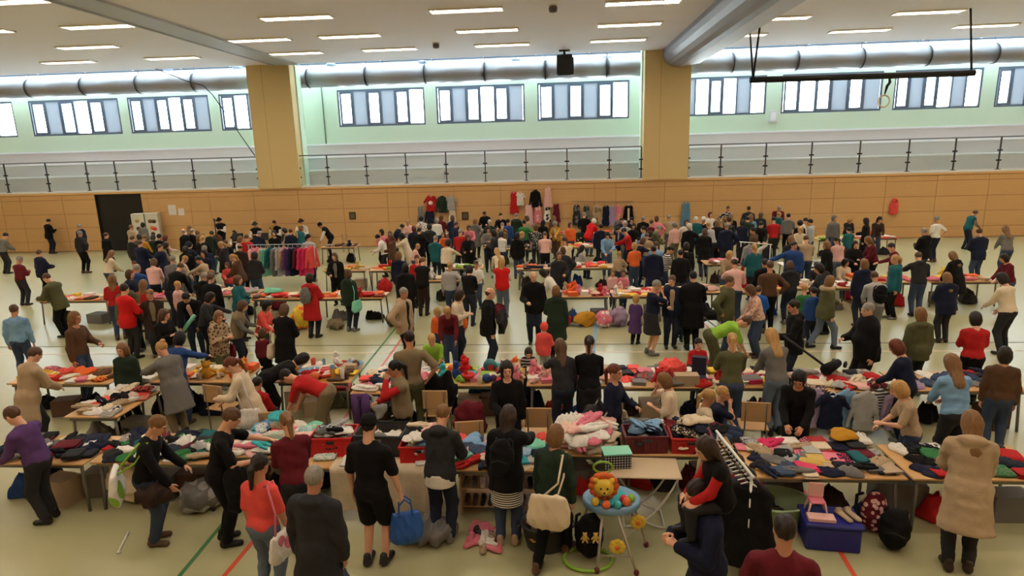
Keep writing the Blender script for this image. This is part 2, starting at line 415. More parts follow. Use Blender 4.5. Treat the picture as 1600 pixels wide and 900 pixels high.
def shoe_mesh(q):
    if q in _shoe: return _shoe[q]
    f = Field((-.06, -.10, -.01), (.06, .21, .14), {'near': .011, 'mid': .015, 'far': .022, 'vfar': .026}[q])
    f.cap((0, -.045, .045), (0, .14, .033), .046, .04, .02, flat=((0, 0, 1), 1.1)).cap((0, -.035, .05), (0, -.035, .115), .043, .042, .03)
    f.cut((0, 0, 0), (0, 0, -1)); V, Q = f.nets(); _shoe[q] = np_mesh('shoe', V, Q); return _shoe[q]

def unit(v): v = np.asarray(v, float); return v/(np.linalg.norm(v)+1e-9)
def ik(a, t, l1, l2, pole):
    d = t-a; D = np.linalg.norm(d); D2 = min(max(D, abs(l1-l2)+.02), (l1+l2)*.995); n = d/(D+1e-9); e = a+n*D2
    x = (l1*l1-l2*l2+D2*D2)/(2*D2); y = math.sqrt(max(0, l1*l1-x*x)); p = pole-n*(pole@n); p = unit(p)
    return a+n*x+p*y, e
# arm targets from the shoulder: (outwards, forwards, up) in metres of a 1.75 m figure
ARM = dict(down=(.05, .03, -.53), bent=(-.04, .33, -.29), table=(-.07, .31, -.40), face=(-.13, .20, .10), hip=(.06, -.02, -.40), cross=(-.24, .24, -.24), reach=(.02, .50, -.22),
           up=(.02, .22, .38), side=(.42, .18, -.18), fwd=(-.02, .52, -.12), back=(.04, -.12, -.50), hold=(-.10, .27, -.20), low=(.0, .22, -.50), strap=(-.06, .16, -.10), carry=(.10, .06, -.52), lap=(-.06, .30, -.42))
# pose: lean, head pitch, left arm, right arm, legs
POSE = dict(stand=(2, 8, 'down', 'down', 'stand'), table=(14, 30, 'table', 'table', 'stand'), lean=(32, 30, 'low', 'low', 'stand'), bend=(70, 35, 'low', 'low', 'stand'),
    hold=(4, 25, 'hold', 'hold', 'stand'), face=(4, 10, 'face', 'bent', 'stand'), phone=(4, 28, 'hold', 'face', 'stand'), walk=(5, 6, 'bent', 'down', 'walk'), reachr=(16, 18, 'down', 'reach', 'stand'),
    reachl=(16, 18, 'reach', 'down', 'stand'), hips=(2, 6, 'hip', 'down', 'stand'), cross=(2, 8, 'cross', 'cross', 'stand'), sit=(4, 14, 'lap', 'lap', 'sit'), sittable=(12, 26, 'table', 'table', 'sit'),
    crouch=(35, 25, 'bent', 'bent', 'crouch'), up=(0, -8, 'up', 'down', 'stand'), chat=(2, 2, 'bent', 'down', 'stand'), play=(6, 16, 'hold', 'bent', 'sit'), chin=(6, 6, 'lap', 'face', 'sit'), strap=(3, 8, 'strap', 'down', 'stand'),
    bag=(3, 12, 'down', 'carry', 'stand'), wide=(4, 10, 'down', 'down', 'wide'), sway=(10, 22, 'bent', 'reach', 'stand'), side=(6, 5, 'down', 'side', 'stand'), sides=(6, 5, 'side', 'down', 'stand'), stepbag=(8, 15, 'down', 'down', 'walk'))
THICK = dict(tee=.012, long=.017, shirt=.016, hoodie=.026, jacket=.032, puffer=.045, coat=.034, vest=.036, cardigan=.026, dress=.016, blouse=.018, apron=.016)

def skeleton(h, pose, fem, yawhead=0, var=0):
    s = h/1.75; lean, hp, al, ar, legs = POSE[pose]; lean = math.radians(lean)
    if pose == 'table': al, ar = (('table', 'table'), ('bent', 'table'), ('table', 'low'), ('reach', 'bent'), ('low', 'table'))[var % 5]
    if pose == 'stand': al, ar = (('down', 'down'), ('bent', 'down'), ('down', 'bent'), ('down', 'down'), ('hold', 'bent'), ('down', 'hip'))[var % 6]
    J = {'s': s}
    hz = {'stand': .93, 'wide': .91, 'walk': .90, 'sit': .50, 'crouch': .33}[legs]*s
    J['hip'] = np.array([0, -.0, hz]); U = np.array([0, math.sin(lean), math.cos(lean)]); Fw = np.array([0, math.cos(lean), -math.sin(lean)])
    if lean > .5: J['hip'] = J['hip']-np.array([0, .10*s, 0])
    J['U'], J['F'] = U, Fw; hip = J['hip']
    J['neck'] = hip+U*.535*s; J['chest'] = hip+U*.40*s; J['waist'] = hip+U*.17*s
    sw = (.172 if fem else .196)*s
    hs = .240*(h/1.75)**.5
    pit = math.radians(hp)*.75+lean*.55; ya = math.radians(yawhead)
    hu = np.array([0, math.sin(pit), math.cos(pit)]); hf0 = np.array([0, math.cos(pit), -math.sin(pit)]); hr = np.array([1., 0, 0])
    hf = hf0*math.cos(ya)+hr*math.sin(ya); hr = hr*math.cos(ya)-hf0*math.sin(ya)
    nk = J['neck']+(U*.6+hu*.4)*.03*s
    top_gap = (1.75-.233-.0-.93-.535)*s                       # neck length of a standing figure
    J['hc'] = nk+hu*(.117*hs/.233+max(.035, top_gap*.8-.0))+hf*.02; J['hs'] = hs/.233; J['HB'] = np.stack([hr, hf, hu], 1)
    for sd, nm, arm in ((-1, 'l', al), (1, 'r', ar)):
        sh = hip+U*.462*s+np.array([sd*sw, 0, 0]); t = ARM[arm]
        tgt = sh+np.array([sd*t[0], t[1], t[2]])*s
        if lean > .15 and arm in ('down', 'back', 'carry'): tgt = sh+np.array([sd*.04, .02, -.53])*s
        pole = np.array([sd*.55, -.7, -.5]) if arm not in ('face', 'strap', 'up') else np.array([sd*.6, .1, -.8])
        if arm == 'hip': pole = np.array([sd*1.0, -.5, 0])
        el, wr = ik(sh, tgt, .285*s, .25*s, pole); J['sh'+nm], J['el'+nm], J['wr'+nm] = sh, el, wr; J['arm'+nm] = arm
        hp_ = hip+np.array([sd*.088*s, 0, -.02*s])
        if legs == 'sit': kn = hp_+np.array([sd*.03, .42, .0])*s; an = np.array([kn[0], kn[1]-.02*s, .085*s])
        elif legs == 'crouch': an = np.array([sd*.11*s, .06*s, .085*s]); kn, an = ik(hp_, an, .43*s, .42*s, np.array([sd*.3, 1, .2]))
        else:
            off = {'stand': (.095, .02*sd), 'wide': (.20, .0), 'walk': (.08, .26*sd)}[legs]
            an = np.array([sd*off[0]*s, off[1]*s+(-.05*s if lean > .5 else 0), .085*s]); kn, an = ik(hp_, an, .43*s, .425*s, np.array([sd*.1, 1, 0]))
        J['hp'+nm], J['kn'+nm], J['an'+nm] = hp_, kn, an
    J['legs'] = legs; J['top'] = J['hc']+hu*.128*J['hs']; J['sw'] = sw; J['fem'] = fem
    return J

SEED = [0]
def person(root, J, top, bottom, hair, q, skin='skin1', wide=1.0, shoes='black', belly=0.0):
    """all parts of one figure under root; top/bottom/hair are (kind, colour[, colour2, pattern])"""
    SEED[0] += 1; sd0 = SEED[0]; s = J['s']; vox = {'near': .017, 'mid': .026, 'far': .040, 'vfar': .047}[q]; bvox = {'near': .025, 'mid': .034, 'far': .050, 'vfar': .060}[q]; far = 'far' in q
    U, F = J['U'], J['F']; X = np.array([1., 0, 0]); hip, neck, chest, waist = J['hip'], J['neck'], J['chest'], J['waist']
    pts = np.array([J[k] for k in ('hip', 'neck', 'hc', 'shl', 'shr', 'ell', 'elr', 'wrl', 'wrr', 'knl', 'knr', 'anl', 'anr')])
    lo, hi = pts.min(0)-.24*s, pts.max(0)+.24*s; lo[2] = max(lo[2], -.02)
    w = wide*s*1.08; hw = .165 if J['fem'] else .158
    flat = (F, 1.38)
    def torso(f, t, boxy=0.0, hem=None, open_=0):
        f.ell(hip+U*.03*s, np.array([hw*w+t, .118*w+t, .13*s+t]), .05, B=np.stack([X, F, U]))
        f.cap(waist-U*.08*s, waist+U*.08*s, (.128+boxy)*w+t, (.125+boxy)*w+t, .05, flat)
        f.cap(waist+U*.10*s, chest, .135*w+t, (.158 if not J['fem'] else .148)*w+t, .05, flat)
        if J['fem'] and s > .85: f.ell(chest-U*.06*s+F*.075*s, np.array([.115*w+t*.6, .05*s+t*.6, .07*s]), .04, B=np.stack([X, F, U]))
        if belly: f.ell(waist+F*.07*s, np.array([.14*w+t, .11*w+t, .16*s]), .06, B=np.stack([X, F, U]))
        f.cap(J['shl']+X*.03*s, chest+U*.075*s, .052*s+t, .058*s+t*.6, .05).cap(J['shr']-X*.03*s, chest+U*.075*s, .052*s+t, .058*s+t*.6, .05)
    def arms(f, t, frac):                       # frac: 1 to the wrist, .5 to the elbow
        for n in 'lr':
            a, e, wr = J['sh'+n], J['el'+n], J['wr'+n]
            if frac < 1: e2 = a+(e-a)*min(1, frac*2); f.cap(a, e2, .053*s+t, .049*s+t*1.5, .025); 
            else: f.cap(a, e, .052*s+t*.9, .044*s+t, .025); f.cap(e, e+(wr-e)*.93, .046*s+t, .034*s+t, .03)
    # the body: one continuous surface, head and hands carried on the same mesh
    f = Field(lo, hi, bvox); torso(f, -.016 if far else -.008)
    for n in 'lr':
        f.cap(J['sh'+n], J['el'+n], .053*s, .041*s, .03).cap(J['el'+n], J['wr'+n], .042*s, .029*s, .03)
        f.cap(J['hp'+n], J['kn'+n], .083*w, .058*w, .03).cap(J['kn'+n], J['an'+n], .058*w, .04*s, .03)
        foot = J['an'+n]+np.array([0, .10*s, -.05*s]); f.cap(J['an'+n]-np.array([0, 0, .03*s]), foot, .034*s, .026*s, .02)
    f.cap(neck-U*.03*s, J['hc']-J['HB'][:, 2]*.07, .062*s, .05*s, .03)
    V, Q = f.nets(); Vs, Qs = [V], [Q]; Ts = [np.ones((len(V), 4))]; nb = len(V)
    hv, hq, ht = HEADS[q]; Vs.append(J['hc']+(hv*J['hs'])@J['HB'].T); Qs.append(hq+nb); Ts.append(ht); nb += len(hv)
    for n, sgn in (('l', -1), ('r', 1)):
        gv, gq = HANDS[(q, 1.0 if J['arm'+n] in ('hold', 'carry', 'strap', 'face', 'bent') else .35)]
        z = -unit(J['wr'+n]-J['el'+n]); pref = np.array([0, 1., 0]) if abs(z[1]) < .8 else np.array([0, 0, 1.])
        if abs(z[1]) >= .5: pref = np.array([-sgn*.9, 0, .5])
        y = unit(pref-z*(pref@z)); x = np.cross(y, z)*1.0
        P = gv.copy(); P[:, 0] *= sgn; B = np.stack([np.cross(y, z), y, z], 1)
        Vs.append(J['wr'+n]+(P*s*.98)@B.T); Qs.append((gq if sgn > 0 else gq[:, ::-1])+nb); Ts.append(np.ones((len(gv), 4))); nb += len(gv)
    link('body', np_mesh('body', np.concatenate(Vs), np.concatenate(Qs), tint=np.concatenate(Ts)), root, skinmat(skin))
    # upper garment
    kind, c1 = top[0], top[1]; c2 = top[2] if len(top) > 2 else None; pat = top[3] if len(top) > 3 else None
    t = THICK[kind]*(.75+.25*s); nm = dict(tee='tee_shirt', long='sweater', vest='quilted_vest', puffer='puffer_jacket').get(kind, kind)
    cm = cloth(c1, c2, pat, {'stripe': 5.5, 'plaid': 3.2, 'print': 17}.get(pat, 8)) if pat else cloth(c1)
    hem = dict(tee=.10, long=.12, shirt=.13, hoodie=.12, jacket=.17, puffer=.20, coat=.42, vest=.12, cardigan=.40, dress=.52, blouse=.16, apron=.12)[kind]*s
    sit = J['legs'] in ('sit', 'crouch')
    if sit: hem = min(hem, .10*s)
    if kind in ('vest', 'cardigan') or (c2 and not pat):          # a layer underneath in the second colour
        g = Field(lo, hi, vox*1.1); torso(g, .010*s)
        if kind == 'vest': arms(g, .014, 1)
        g.cut(hip-U*.10*s, -U); V, Q = g.nets(); link('shirt', np_mesh('shirt', V, Q), root, cloth(c2 or 'white'))
    f = Field(lo, hi, vox); torso(f, t, boxy=0 if kind in ('tee', 'dress') else .012)
    if kind == 'vest': f.cap(J['shl'], J['shr'], .062*s+t*.4, .062*s+t*.4, .04)
    elif kind not in ('apron',): arms(f, t, .42 if kind in ('tee', 'dress', 'blouse') else 1)
    if hem > .13*s:
        dn = hip-U*(hem+.05); rr = .165*w+t+(.05 if kind in ('dress', 'coat', 'cardigan') else .01)*min(1, hem/.4)
        f.cap(hip, dn, .162*w+t, rr, .05, (F, 1.28))
    if kind in ('hoodie',) or (kind in ('jacket', 'coat', 'puffer') and sd0 % 2 == 0):
        f.ell(neck-F*.085*s-U*.0*s, np.array([.13, .08, .075])*s, .025, B=np.stack([X, F, U]))
    elif kind in ('jacket', 'coat', 'puffer', 'shirt', 'vest'):
        f.cap(neck-X*.045*s-F*.02*s, neck+X*.045*s-F*.02*s, .052*s, .052*s, .03)
    if not far: f.wob(.006 if kind != 'puffer' else .014, 26 if kind != 'puffer' else 40, sd0).crease(.013, 11, sd0)
    if kind == 'cardigan' or (kind in ('jacket', 'coat', 'hoodie', 'shirt') and c2 and not pat):       # worn open over the layer below
        for k in np.linspace(-.05, .5, 12): f.ell(hip+U*(k*s)+F*.19*s, np.array([.045+.03*k, .14, .06])*s, op='sub', B=np.stack([X, F, U]))
        for k in np.linspace(-.45, -.05, 8): f.ell(hip+U*(k*s)+F*.21*s, np.array([.05, .15, .06])*s, op='sub', B=np.stack([X, F, U]))
    if kind in ('tee', 'dress', 'blouse', 'long'): f.ell(neck+U*.035*s+F*.045*s, np.array([.075, .07, .06])*s, op='sub', B=np.stack([X, F, U]))
    f.cut(hip-U*hem, -U); V, Q = f.nets(); link(nm, np_mesh(nm, V, Q), root, cm)
    # lower garment
    bk, bc = bottom[0], bottom[1]; bp = bottom[2] if len(bottom) > 2 else None; b2 = bottom[3] if len(bottom) > 3 else None
    bm = cloth(bc, b2, bp, 5.5) if bp else cloth(bc)
    lo2 = pts[[0, 9, 10, 11, 12]].min(0)-.23*s; hi2 = pts[[0, 9, 10, 11, 12]].max(0)+.23*s; lo2[2] = 0
    lo2 = np.minimum(lo2, hip-.24*s); lo2[2] = 0
    f = Field(lo2, hi2, vox); bt = .011
    f.ell(hip+U*.0*s, np.array([hw*w+bt, .122*w+bt, .14*s]), .05, B=np.stack([X, F, U]))
    for n in 'lr':
        a = J['an'+n]+np.array([0, 0, .01*s])
        if bk == 'shorts': m_ = J['hp'+n]+(J['kn'+n]-J['hp'+n])*.92; f.cap(J['hp'+n], m_, .096*w+bt, .088*w+bt, .03)
        elif bk == 'skirt': m_ = J['kn'+n]; f.cap(J['hp'+n], m_, .10*w+bt, .09*w+bt, .10)
        else: f.cap(J['hp'+n], J['kn'+n], .087*w+bt, .064*w+bt, .03).cap(J['kn'+n], a, .064*w+bt, .05*s+bt, .03)
    if bk == 'skirt' and not sit: f.cap(hip, hip-np.array([0, 0, .50*s]), .165*w+bt, .185*w+bt, .05, ((0, 1, 0), 1.25)); f.cut(hip-np.array([0, 0, .42*s]), (0, 0, -1))
    if not far: f.wob(.005, 30, sd0+500).crease(.010, 12, sd0+9)
    f.cut(hip+U*.10*s, U); f.cut((0, 0, .05*s), (0, 0, -1))
    V, Q = f.nets(); bn = dict(shorts='shorts', skirt='skirt', jeans='jeans').get(bk, 'trousers'); link(bn, np_mesh(bn, V, Q), root, bm)
    # shoes
    for n in 'lr':
        d = (.12 if n == 'r' else -.12); a = J['an'+n]
        M = Matrix.Translation((a[0], a[1], 0 if not (J['legs'] == 'walk' and n == 'l') else .0))@Matrix.Rotation(-d, 4, 'Z')@Matrix.Scale(max(.62, s)*1.0, 4)
        link('shoe', shoe_mesh(q), root, leather(shoes), M=M)
    # hair and headgear
    hk, hc = hair[0], hair[1]; B = J['HB']*J['hs']; c = J['hc']
    M = Matrix(((B[0][0], B[0][1], B[0][2], c[0]), (B[1][0], B[1][1], B[1][2], c[1]), (B[2][0], B[2][1], B[2][2], c[2]), (0, 0, 0, 1)))
    if hk in ('cap', 'hat', 'beanie'):
        link('hair', hair_mesh('cap' if hk != 'hat' else 'hat', q), root, hairmat(hair[2] if len(hair) > 2 else 'darkhair'), M=M)
        link(hk, hat_mesh(hk), root, cloth(hc), M=M)
        if hk == 'hat' and len(hair) > 3:
            fb = MB(); fb.tube([(.07, -.04, .06), (.085, -.06, .15), (.08, -.10, .21)], [.008, .018, .004], 6); fo = fb.build('feather', cloth(hair[3]), root); fo.matrix_local = M
    elif hk == 'hood': link('hood', hair_mesh('hood', q), root, cloth(hc), M=M)
    else: link('hair', hair_mesh(hk, q), root, hairmat(hc), M=M)
# ------------------------------------------------------------------ the hall
WY, GY, ZC = 31.3, 34.6, 9.05              # front of the gallery wall, rear gallery wall, ceiling
XL, XR, YB = -34.0, 33.0, -3.5
M_wallgreen = mat('gallery_green_paint', (212, 231, 205), rough=.8)
M_ceil = mat('ceiling_paint', (238, 232, 236), rough=.85)
M_wood = woodmat('wall_wood', (206, 165, 112), scale=(.5, 4, 7), var=.09, rough=.42)
M_col = mat('column_paint', (214, 190, 136), rough=.7)
M_steel = mat('brushed_steel', (120, 120, 122), rough=.35, metal=.8)
M_frame = mat('window_frame_grey', (96, 108, 124), rough=.5)
M_white = mat('white_lacquer', (226, 226, 222), rough=.5)
M_grey = mat('tier_concrete', (214, 210, 208), rough=.8)
M_dark = mat('dark_steel', (26, 26, 28), rough=.5, spec=.3)
M_table = woodmat('beech_top', (196, 152, 98), scale=(1.5, 9, 9), var=.08, rough=.4)
M_leg = mat('table_leg_grey', (120, 118, 114), rough=.4, metal=.6)

# floor
fm = mat('sports_floor', (170, 168, 130), rough=.28, var=.05, spec=.5)
floor = tag(MB().box(XL, XR, YB, WY+.2, -.2, 0).build('floor', fm), kind='structure')
def strip(name, a, b, w, m):                  # a painted court line between two floor points, a hair proud of the floor
    a = np.array(a[:2], float); b = np.array(b[:2], float); d = unit(b-a); n = np.array([-d[1], d[0]])*w/2
    v = [(*(a+n), .0005), (*(a-n), .0005), (*(b-n), .0005), (*(b+n), .0005)]; v += [(x, y, .002) for x, y, _ in v]
    MB().add(v, [(0,1,2,3), (7,6,5,4), (0,4,5,1), (1,5,6,2), (2,6,7,3), (3,7,4,0)]).build('marking', m, floor)
lw, lg, lr, lk_, lb = paint('cream'), paint('green'), mat('line_red', (206, 78, 48), rough=.4), paint('olive'), paint('lightblue')
def fl(px, py): return on_z(px, py, 0)
wl = fl(700, 551)[1]; strip('marking', (XL+2, wl), (XR-2, wl), .07, lw)
dl = fl(700, 539)[1]; strip('marking', (XL+2, dl), (XR-2, dl), .05, lk_)
gx = fl(320, 851); g2 = fl(362, 801); strip('marking', fl(262, 922), gx+(g2-gx)*2.2, .055, lg)
strip('marking', fl(335, 918), fl(398, 843), .06, lr)
strip('marking', fl(1345, 916), fl(1240, 742), .055, lr)
strip('marking', fl(500, 660), fl(622, 508), .05, lg)
strip('marking', fl(530, 665), fl(640, 512), .06, lr)
strip('marking', fl(931, 505), fl(926, 560), .09, lb)
strip('marking', fl(1052, 505), fl(1090, 570), .05, lg)
strip('marking', fl(1120, 525), fl(1100, 505), .05, lr)

# ceiling of the hall with the flush partition track, and the gallery ceiling
ceil = tag(MB().box(XL, XR, YB, WY-.05, ZC, ZC+.5).build('ceiling', M_ceil), kind='structure')
tag(MB().box(XL, XR, WY-.05, WY+.5, ZC+.45, ZC+.65).box(XL, XR, GY-.25, GY+.4, ZC+.45, ZC+.65).build('ceiling_gallery', M_white), kind='structure')
t = tag(MB().box(-13.6, -12.6, YB+.1, WY-.1, ZC-.05, ZC).box(-13.75, -13.66, YB+.1, WY-.1, ZC-.08, ZC).box(-12.54, -12.45, YB+.1, WY-.1, ZC-.08, ZC).build('trim_1', mat('track_grey', (178, 176, 172), rough=.6)), kind='structure')
# side and rear walls
tag(MB().box(XL-.3, XL, YB, GY+.4, 0, ZC+.6).build('wall_left', M_wood), kind='structure')
tag(MB().box(XR, XR+.3, YB, GY+.4, 0, ZC+.6).build('wall_right', M_wood), kind='structure')
tag(MB().box(XL, XR, YB-.3, YB, 0, ZC+.5).build('wall_front', M_wood), kind='structure')

# back wall of wooden panels below the gallery
ZG = float(on_y(700, 288, WY)[2])              # top of the wooden wall
DX0, DX1 = float(on_y(150, 320, WY)[0]), float(on_y(222, 320, WY)[0]); DZ = float(on_y(210, 303, WY)[2])
wb = MB().box(XL, DX0, WY+.03, WY+.3, 0, ZG).box(DX1, XR, WY+.03, WY+.3, 0, ZG).box(DX0, DX1, WY+.03, WY+.3, DZ, ZG)
wall_back = tag(wb.build('wall_back', mat('joint_shadow_wood', (150, 96, 44), rough=.7)), kind='structure')
MB().box(XL, XR, WY-.03, WY+.03, ZG-.10, ZG, .01).build('cornice', mat('edge_wood', (222, 176, 118), rough=.4), wall_back)
rows = [ZG-.11, ZG-.36, ZG-1.10, ZG-1.82, ZG-2.55, .02]
pm = {}
for r in range(len(rows)-1):
    z1, z0 = rows[r]-.008, rows[r+1]+.008; x = XL+(0 if r % 2 == 0 else 0); i = 0
    while x < XR-.1:
        wdt = (2.34, 2.30, 1.06, 2.36, 2.34)[i % 5]; i += 1; x1 = min(x+wdt, XR)
        a, b = x+.008, x1-.008
        for (p, q_) in (((a, min(b, DX0)), (max(a, DX1), b)) if z0 < DZ else ((a, b),)):
            if q_-p > .1:
                key = (round(q_-p, 3), r)
                if key not in pm: pm[key] = MB().box(0, q_-p, 0, .032, 0, z1-z0, .005).mesh('panel')
                link('panel', pm[key], wall_back, M_wood, loc=(p, WY, z0))
        x = x1
MB().box(DX0, DX1, WY+.05, WY+.12, 0, DZ).build('doorway_dark_panel', mat('doorway_dark', (16, 15, 15), rough=.6), None)  # black sheet stands in for the darkness of the open doorway
d1 = bpy.data.objects['doorway_dark_panel']; d1.name = 'doorway_1'; tag(d1, kind='structure')
MB().box(DX0, DX0+.08, WY-.02, WY+.05, 0, DZ).box(DX1-.08, DX1, WY-.02, WY+.05, 0, DZ).box(DX0+.08, DX1-.08, WY-.02, WY+.05, DZ-.08, DZ).build('door_frame', M_dark, d1)

# gallery: stepped tiers, parapet, rear wall with window openings
tag(MB().box(XL, XR, WY+.31, GY, ZG-.28, ZG, .01).build('floor_gallery', M_grey), kind='structure')
def step(name, y0, y1, z0, z1):
    o = tag(MB().box(XL, XR, y0, y1, z0, z1).build(name, M_grey), kind='structure')
    MB().box(XL, XR, y0-.03, y0+.14, z1, z1+.09, .01).build('nosing', mat('nosing_white', (244, 246, 250), rough=.5), o)  # daylight on the step edges put into a near-white, bluish colour
MB().box(XL, XR, WY-.02, WY+.10, ZG, ZG+.09, .01).build('trim_2', M_white); tag(bpy.data.objects['trim_2'], kind='structure')
step('tier_lower', WY+1.1, GY, ZG, float(on_y(700, 263, WY+1.1)[2]))
step('tier_upper', WY+2.0, GY, float(on_y(700, 263, WY+1.1)[2]), float(on_y(700, 242, WY+2.0)[2]))
zp = float(on_y(700, 222, WY+2.8)[2]); step('tier_parapet', WY+2.8, GY, float(on_y(700, 242, WY+2.0)[2]), zp)
WIN = [(-150, 20, 'BGBBGB'), (45, 186, 'BGBBBG'), (200, 327, 'BGBBBG'), (343, 474, 'BBGBBG'), (528, 664, 'BGBGBB'), (682, 820, 'BGBBBG'), (840, 983, 'BGBGBB'), (1062, 1196, 'GBBBGB'), (1220, 1376, 'BBBGBG'), (1394, 1530, 'BGBBGB'), (1552, 1690, 'BGBBBG')]
xs = []
for a, b, pt in WIN:
    xs.append((float(on_y(a, 170, GY)[0]), float(on_y(b, 170, GY)[0]), pt))
WZ0, WZ1 = float(on_y(750, 192, GY)[2]), float(on_y(750, 133, GY)[2])
CZ0 = float(on_y(730, 106, GY)[2])
wg = MB().box(XL, XR, GY, GY+.3, ZG, WZ0).box(XL, XR, GY, GY+.3, WZ1, CZ0)
px0 = XL
for a, b, pt in xs:
    wg.box(px0, a, GY, GY+.3, WZ0, WZ1); px0 = b
wg.box(px0, XR, GY, GY+.3, WZ0, WZ1)
wall_g = tag(wg.build('wall_gallery', M_wallgreen), kind='structure')
def frosted(key, tc_=(.80, .86, .88, 1)):
    m = bpy.data.materials.new(key); m.use_nodes = True; nt = m.node_tree; nd = nt.nodes; nd.remove(nd['Principled BSDF'])
    t = nd.new('ShaderNodeBsdfTranslucent'); t.inputs[0].default_value = tc_; d = nd.new('ShaderNodeBsdfDiffuse'); d.inputs[0].default_value = (.6, .66, .7, 1)
    mx = nd.new('ShaderNodeMixShader'); mx.inputs[0].default_value = .35; nt.links.new(t.outputs[0], mx.inputs[1]); nt.links.new(d.outputs[0], mx.inputs[2]); nt.links.new(mx.outputs[0], nd['Material Output'].inputs[0]); return m
M_glass = clearglass('window_glass', gloss=.05)
M_blind = frosted('frosted_blind', (.24, .26, .28, 1))
for i, (a, b, pt) in enumerate(xs):
    o = MB().box(a, b, GY+.02, GY+.14, WZ0, WZ0+.10).box(a, b, GY+.02, GY+.14, WZ1-.10, WZ1).box(a, a+.09, GY+.02, GY+.14, WZ0+.1, WZ1-.1).box(b-.09, b, GY+.02, GY+.14, WZ0+.1, WZ1-.1).build('window_%d' % (i+1), M_frame)
    tag(o, kind='structure')
    n = len(pt); w = (b-a-.18)/n
    for k, c in enumerate(pt):
        x0 = a+.09+k*w; x1 = x0+w
        if k: MB().box(x0-.035, x0+.035, GY+.01, GY+.15, WZ0+.1, WZ1-.1).build('mullion', M_frame, o)
        if c == 'B': 
            MB().box(x0+.03, x1-.03, GY+.08, GY+.095, WZ0+.1, WZ1-.1).build('pane', M_glass, o)
            if k % 2 == 0: MB().box(x0+.035, x0+.13, GY+.03, GY+.08, WZ0+.1, WZ1-.1).box(x1-.13, x1-.035, GY+.03, GY+.08, WZ0+.1, WZ1-.1).box(x0+.13, x1-.13, GY+.03, GY+.08, WZ1-.22, WZ1-.1).box(x0+.13, x1-.13, GY+.03, GY+.08, WZ0+.1, WZ0+.2).build('sash', M_frame, o)
        else: MB().box(x0+.03, x1-.03, GY+.06, GY+.10, WZ0+.1, WZ1-.1).build('blind_panel', M_blind, o)
# clerestory strip of obscured glass under the gallery ceiling
cw = tag(MB().box(XL, XR, GY+.05, GY+.25, CZ0, CZ0+.06).box(XL, XR, GY+.05, GY+.25, ZC+.39, ZC+.45).build('window_20', M_frame), kind='structure')
M_fr = frosted('obscured_glass'); x = XL
rl = tag(MB().box(XL, XR, WY+.42, WY+.5, ZC+.40, ZC+.5).box(XL, XR, GY-.25, GY-.17, ZC+.40, ZC+.5).build('window_21', M_frame), kind='structure')
while x < XR-.1:                             # roof light over the gallery
    x1 = min(x+2.75, XR); MB().box(x+.02, x1-.02, WY+.5, GY-.25, ZC+.46, ZC+.49).build('pane', M_fr, rl); MB().box(x1-.03, x1+.03, WY+.5, GY-.25, ZC+.40, ZC+.5).build('mullion', M_white, rl); x = x1
x = XL
while x < XR-.1:
    x1 = min(x+2.75, XR); MB().box(x+.02, x1-.02, GY+.12, GY+.15, CZ0+.06, ZC+.39).build('pane', M_fr, cw); MB().box(x1-.02, x1+.02, GY+.1, GY+.2, CZ0+.06, ZC+.39).build('mullion', M_white, cw); x = x1

# columns, with the pale reveal behind each
for i, (a, b) in enumerate(((on_y(396, 200, WY)[0], on_y(462, 200, WY)[0]), (on_y(1005.5, 200, WY)[0], on_y(1076.5, 200, WY)[0]))):
    c = tag(MB().box(a, b, WY-.12, WY+.5, ZG, ZC).build('column_%d' % (i+1), M_col), kind='structure')
    MB().box(a-.06, b+.06, WY+.5, WY+1.05, ZG, ZC+.45).build('reveal', M_wallgreen, c)
    MB().box(a+.75, a+.765, WY-.128, WY-.12, ZG, ZC).build('joint', mat('column_joint', (176, 146, 90), rough=.8), c)
COLS = [(on_y(396, 200, WY)[0], on_y(462, 200, WY)[0]), (on_y(1005.5, 200, WY)[0], on_y(1076.5, 200, WY)[0])]

# railings with glass panes, one per bay
M_rg = clearglass('rail_glass', tint=(.90, .94, .93), gloss=.06)
ZR = float(on_y(700, 237, WY)[2])
def railing(pxs, label, x_from=None, x_to=None):
    X = [float(on_y(p, 260, WY+.02)[0]) for p in pxs]
    r = empty('railing', (X[0], WY+.06, ZG), 0, label, 'railing')
    L = X[-1]-X[0]
    MB().tube([(0, 0, ZR-ZG), (L, 0, ZR-ZG)], .028, 10).build('handrail', M_steel, r)
    for k, x in enumerate(X):
        p = MB().box(x-X[0]-.03, x-X[0]+.03, -.02, .02, 0, ZR-ZG-.02).box(x-X[0]-.10, x-X[0]+.10, -.06, .05, .09, .12).build('post', mat('rail_post', (70, 72, 76), rough=.4, metal=.5), r)
        for z in (.52, .98): MB().box(x-X[0]-.11, x-X[0]+.11, -.035, .035, z-.035, z+.035, .01).build('clamp', mat('clamp_dark', (48, 48, 50), rough=.4, metal=.5), p)
    for k in range(len(X)-1):
        MB().box(X[k]-X[0]+.05, X[k+1]-X[0]-.05, -.006, .006, .14, ZR-ZG-.14).build('glass_pane', M_rg, r)
railing([-60, 5, 70, 133, 178, 237, 300, 362, 402], 'glass gallery railing ending at the first yellow column')
railing([466, 511, 572, 634, 697, 758, 822, 886, 952, 1002], 'glass gallery railing spanning between the two yellow columns')
railing([1075, 1126, 1196, 1267, 1342, 1418, 1490, 1560, 1640], 'glass gallery railing beside the black climbing ring bar')

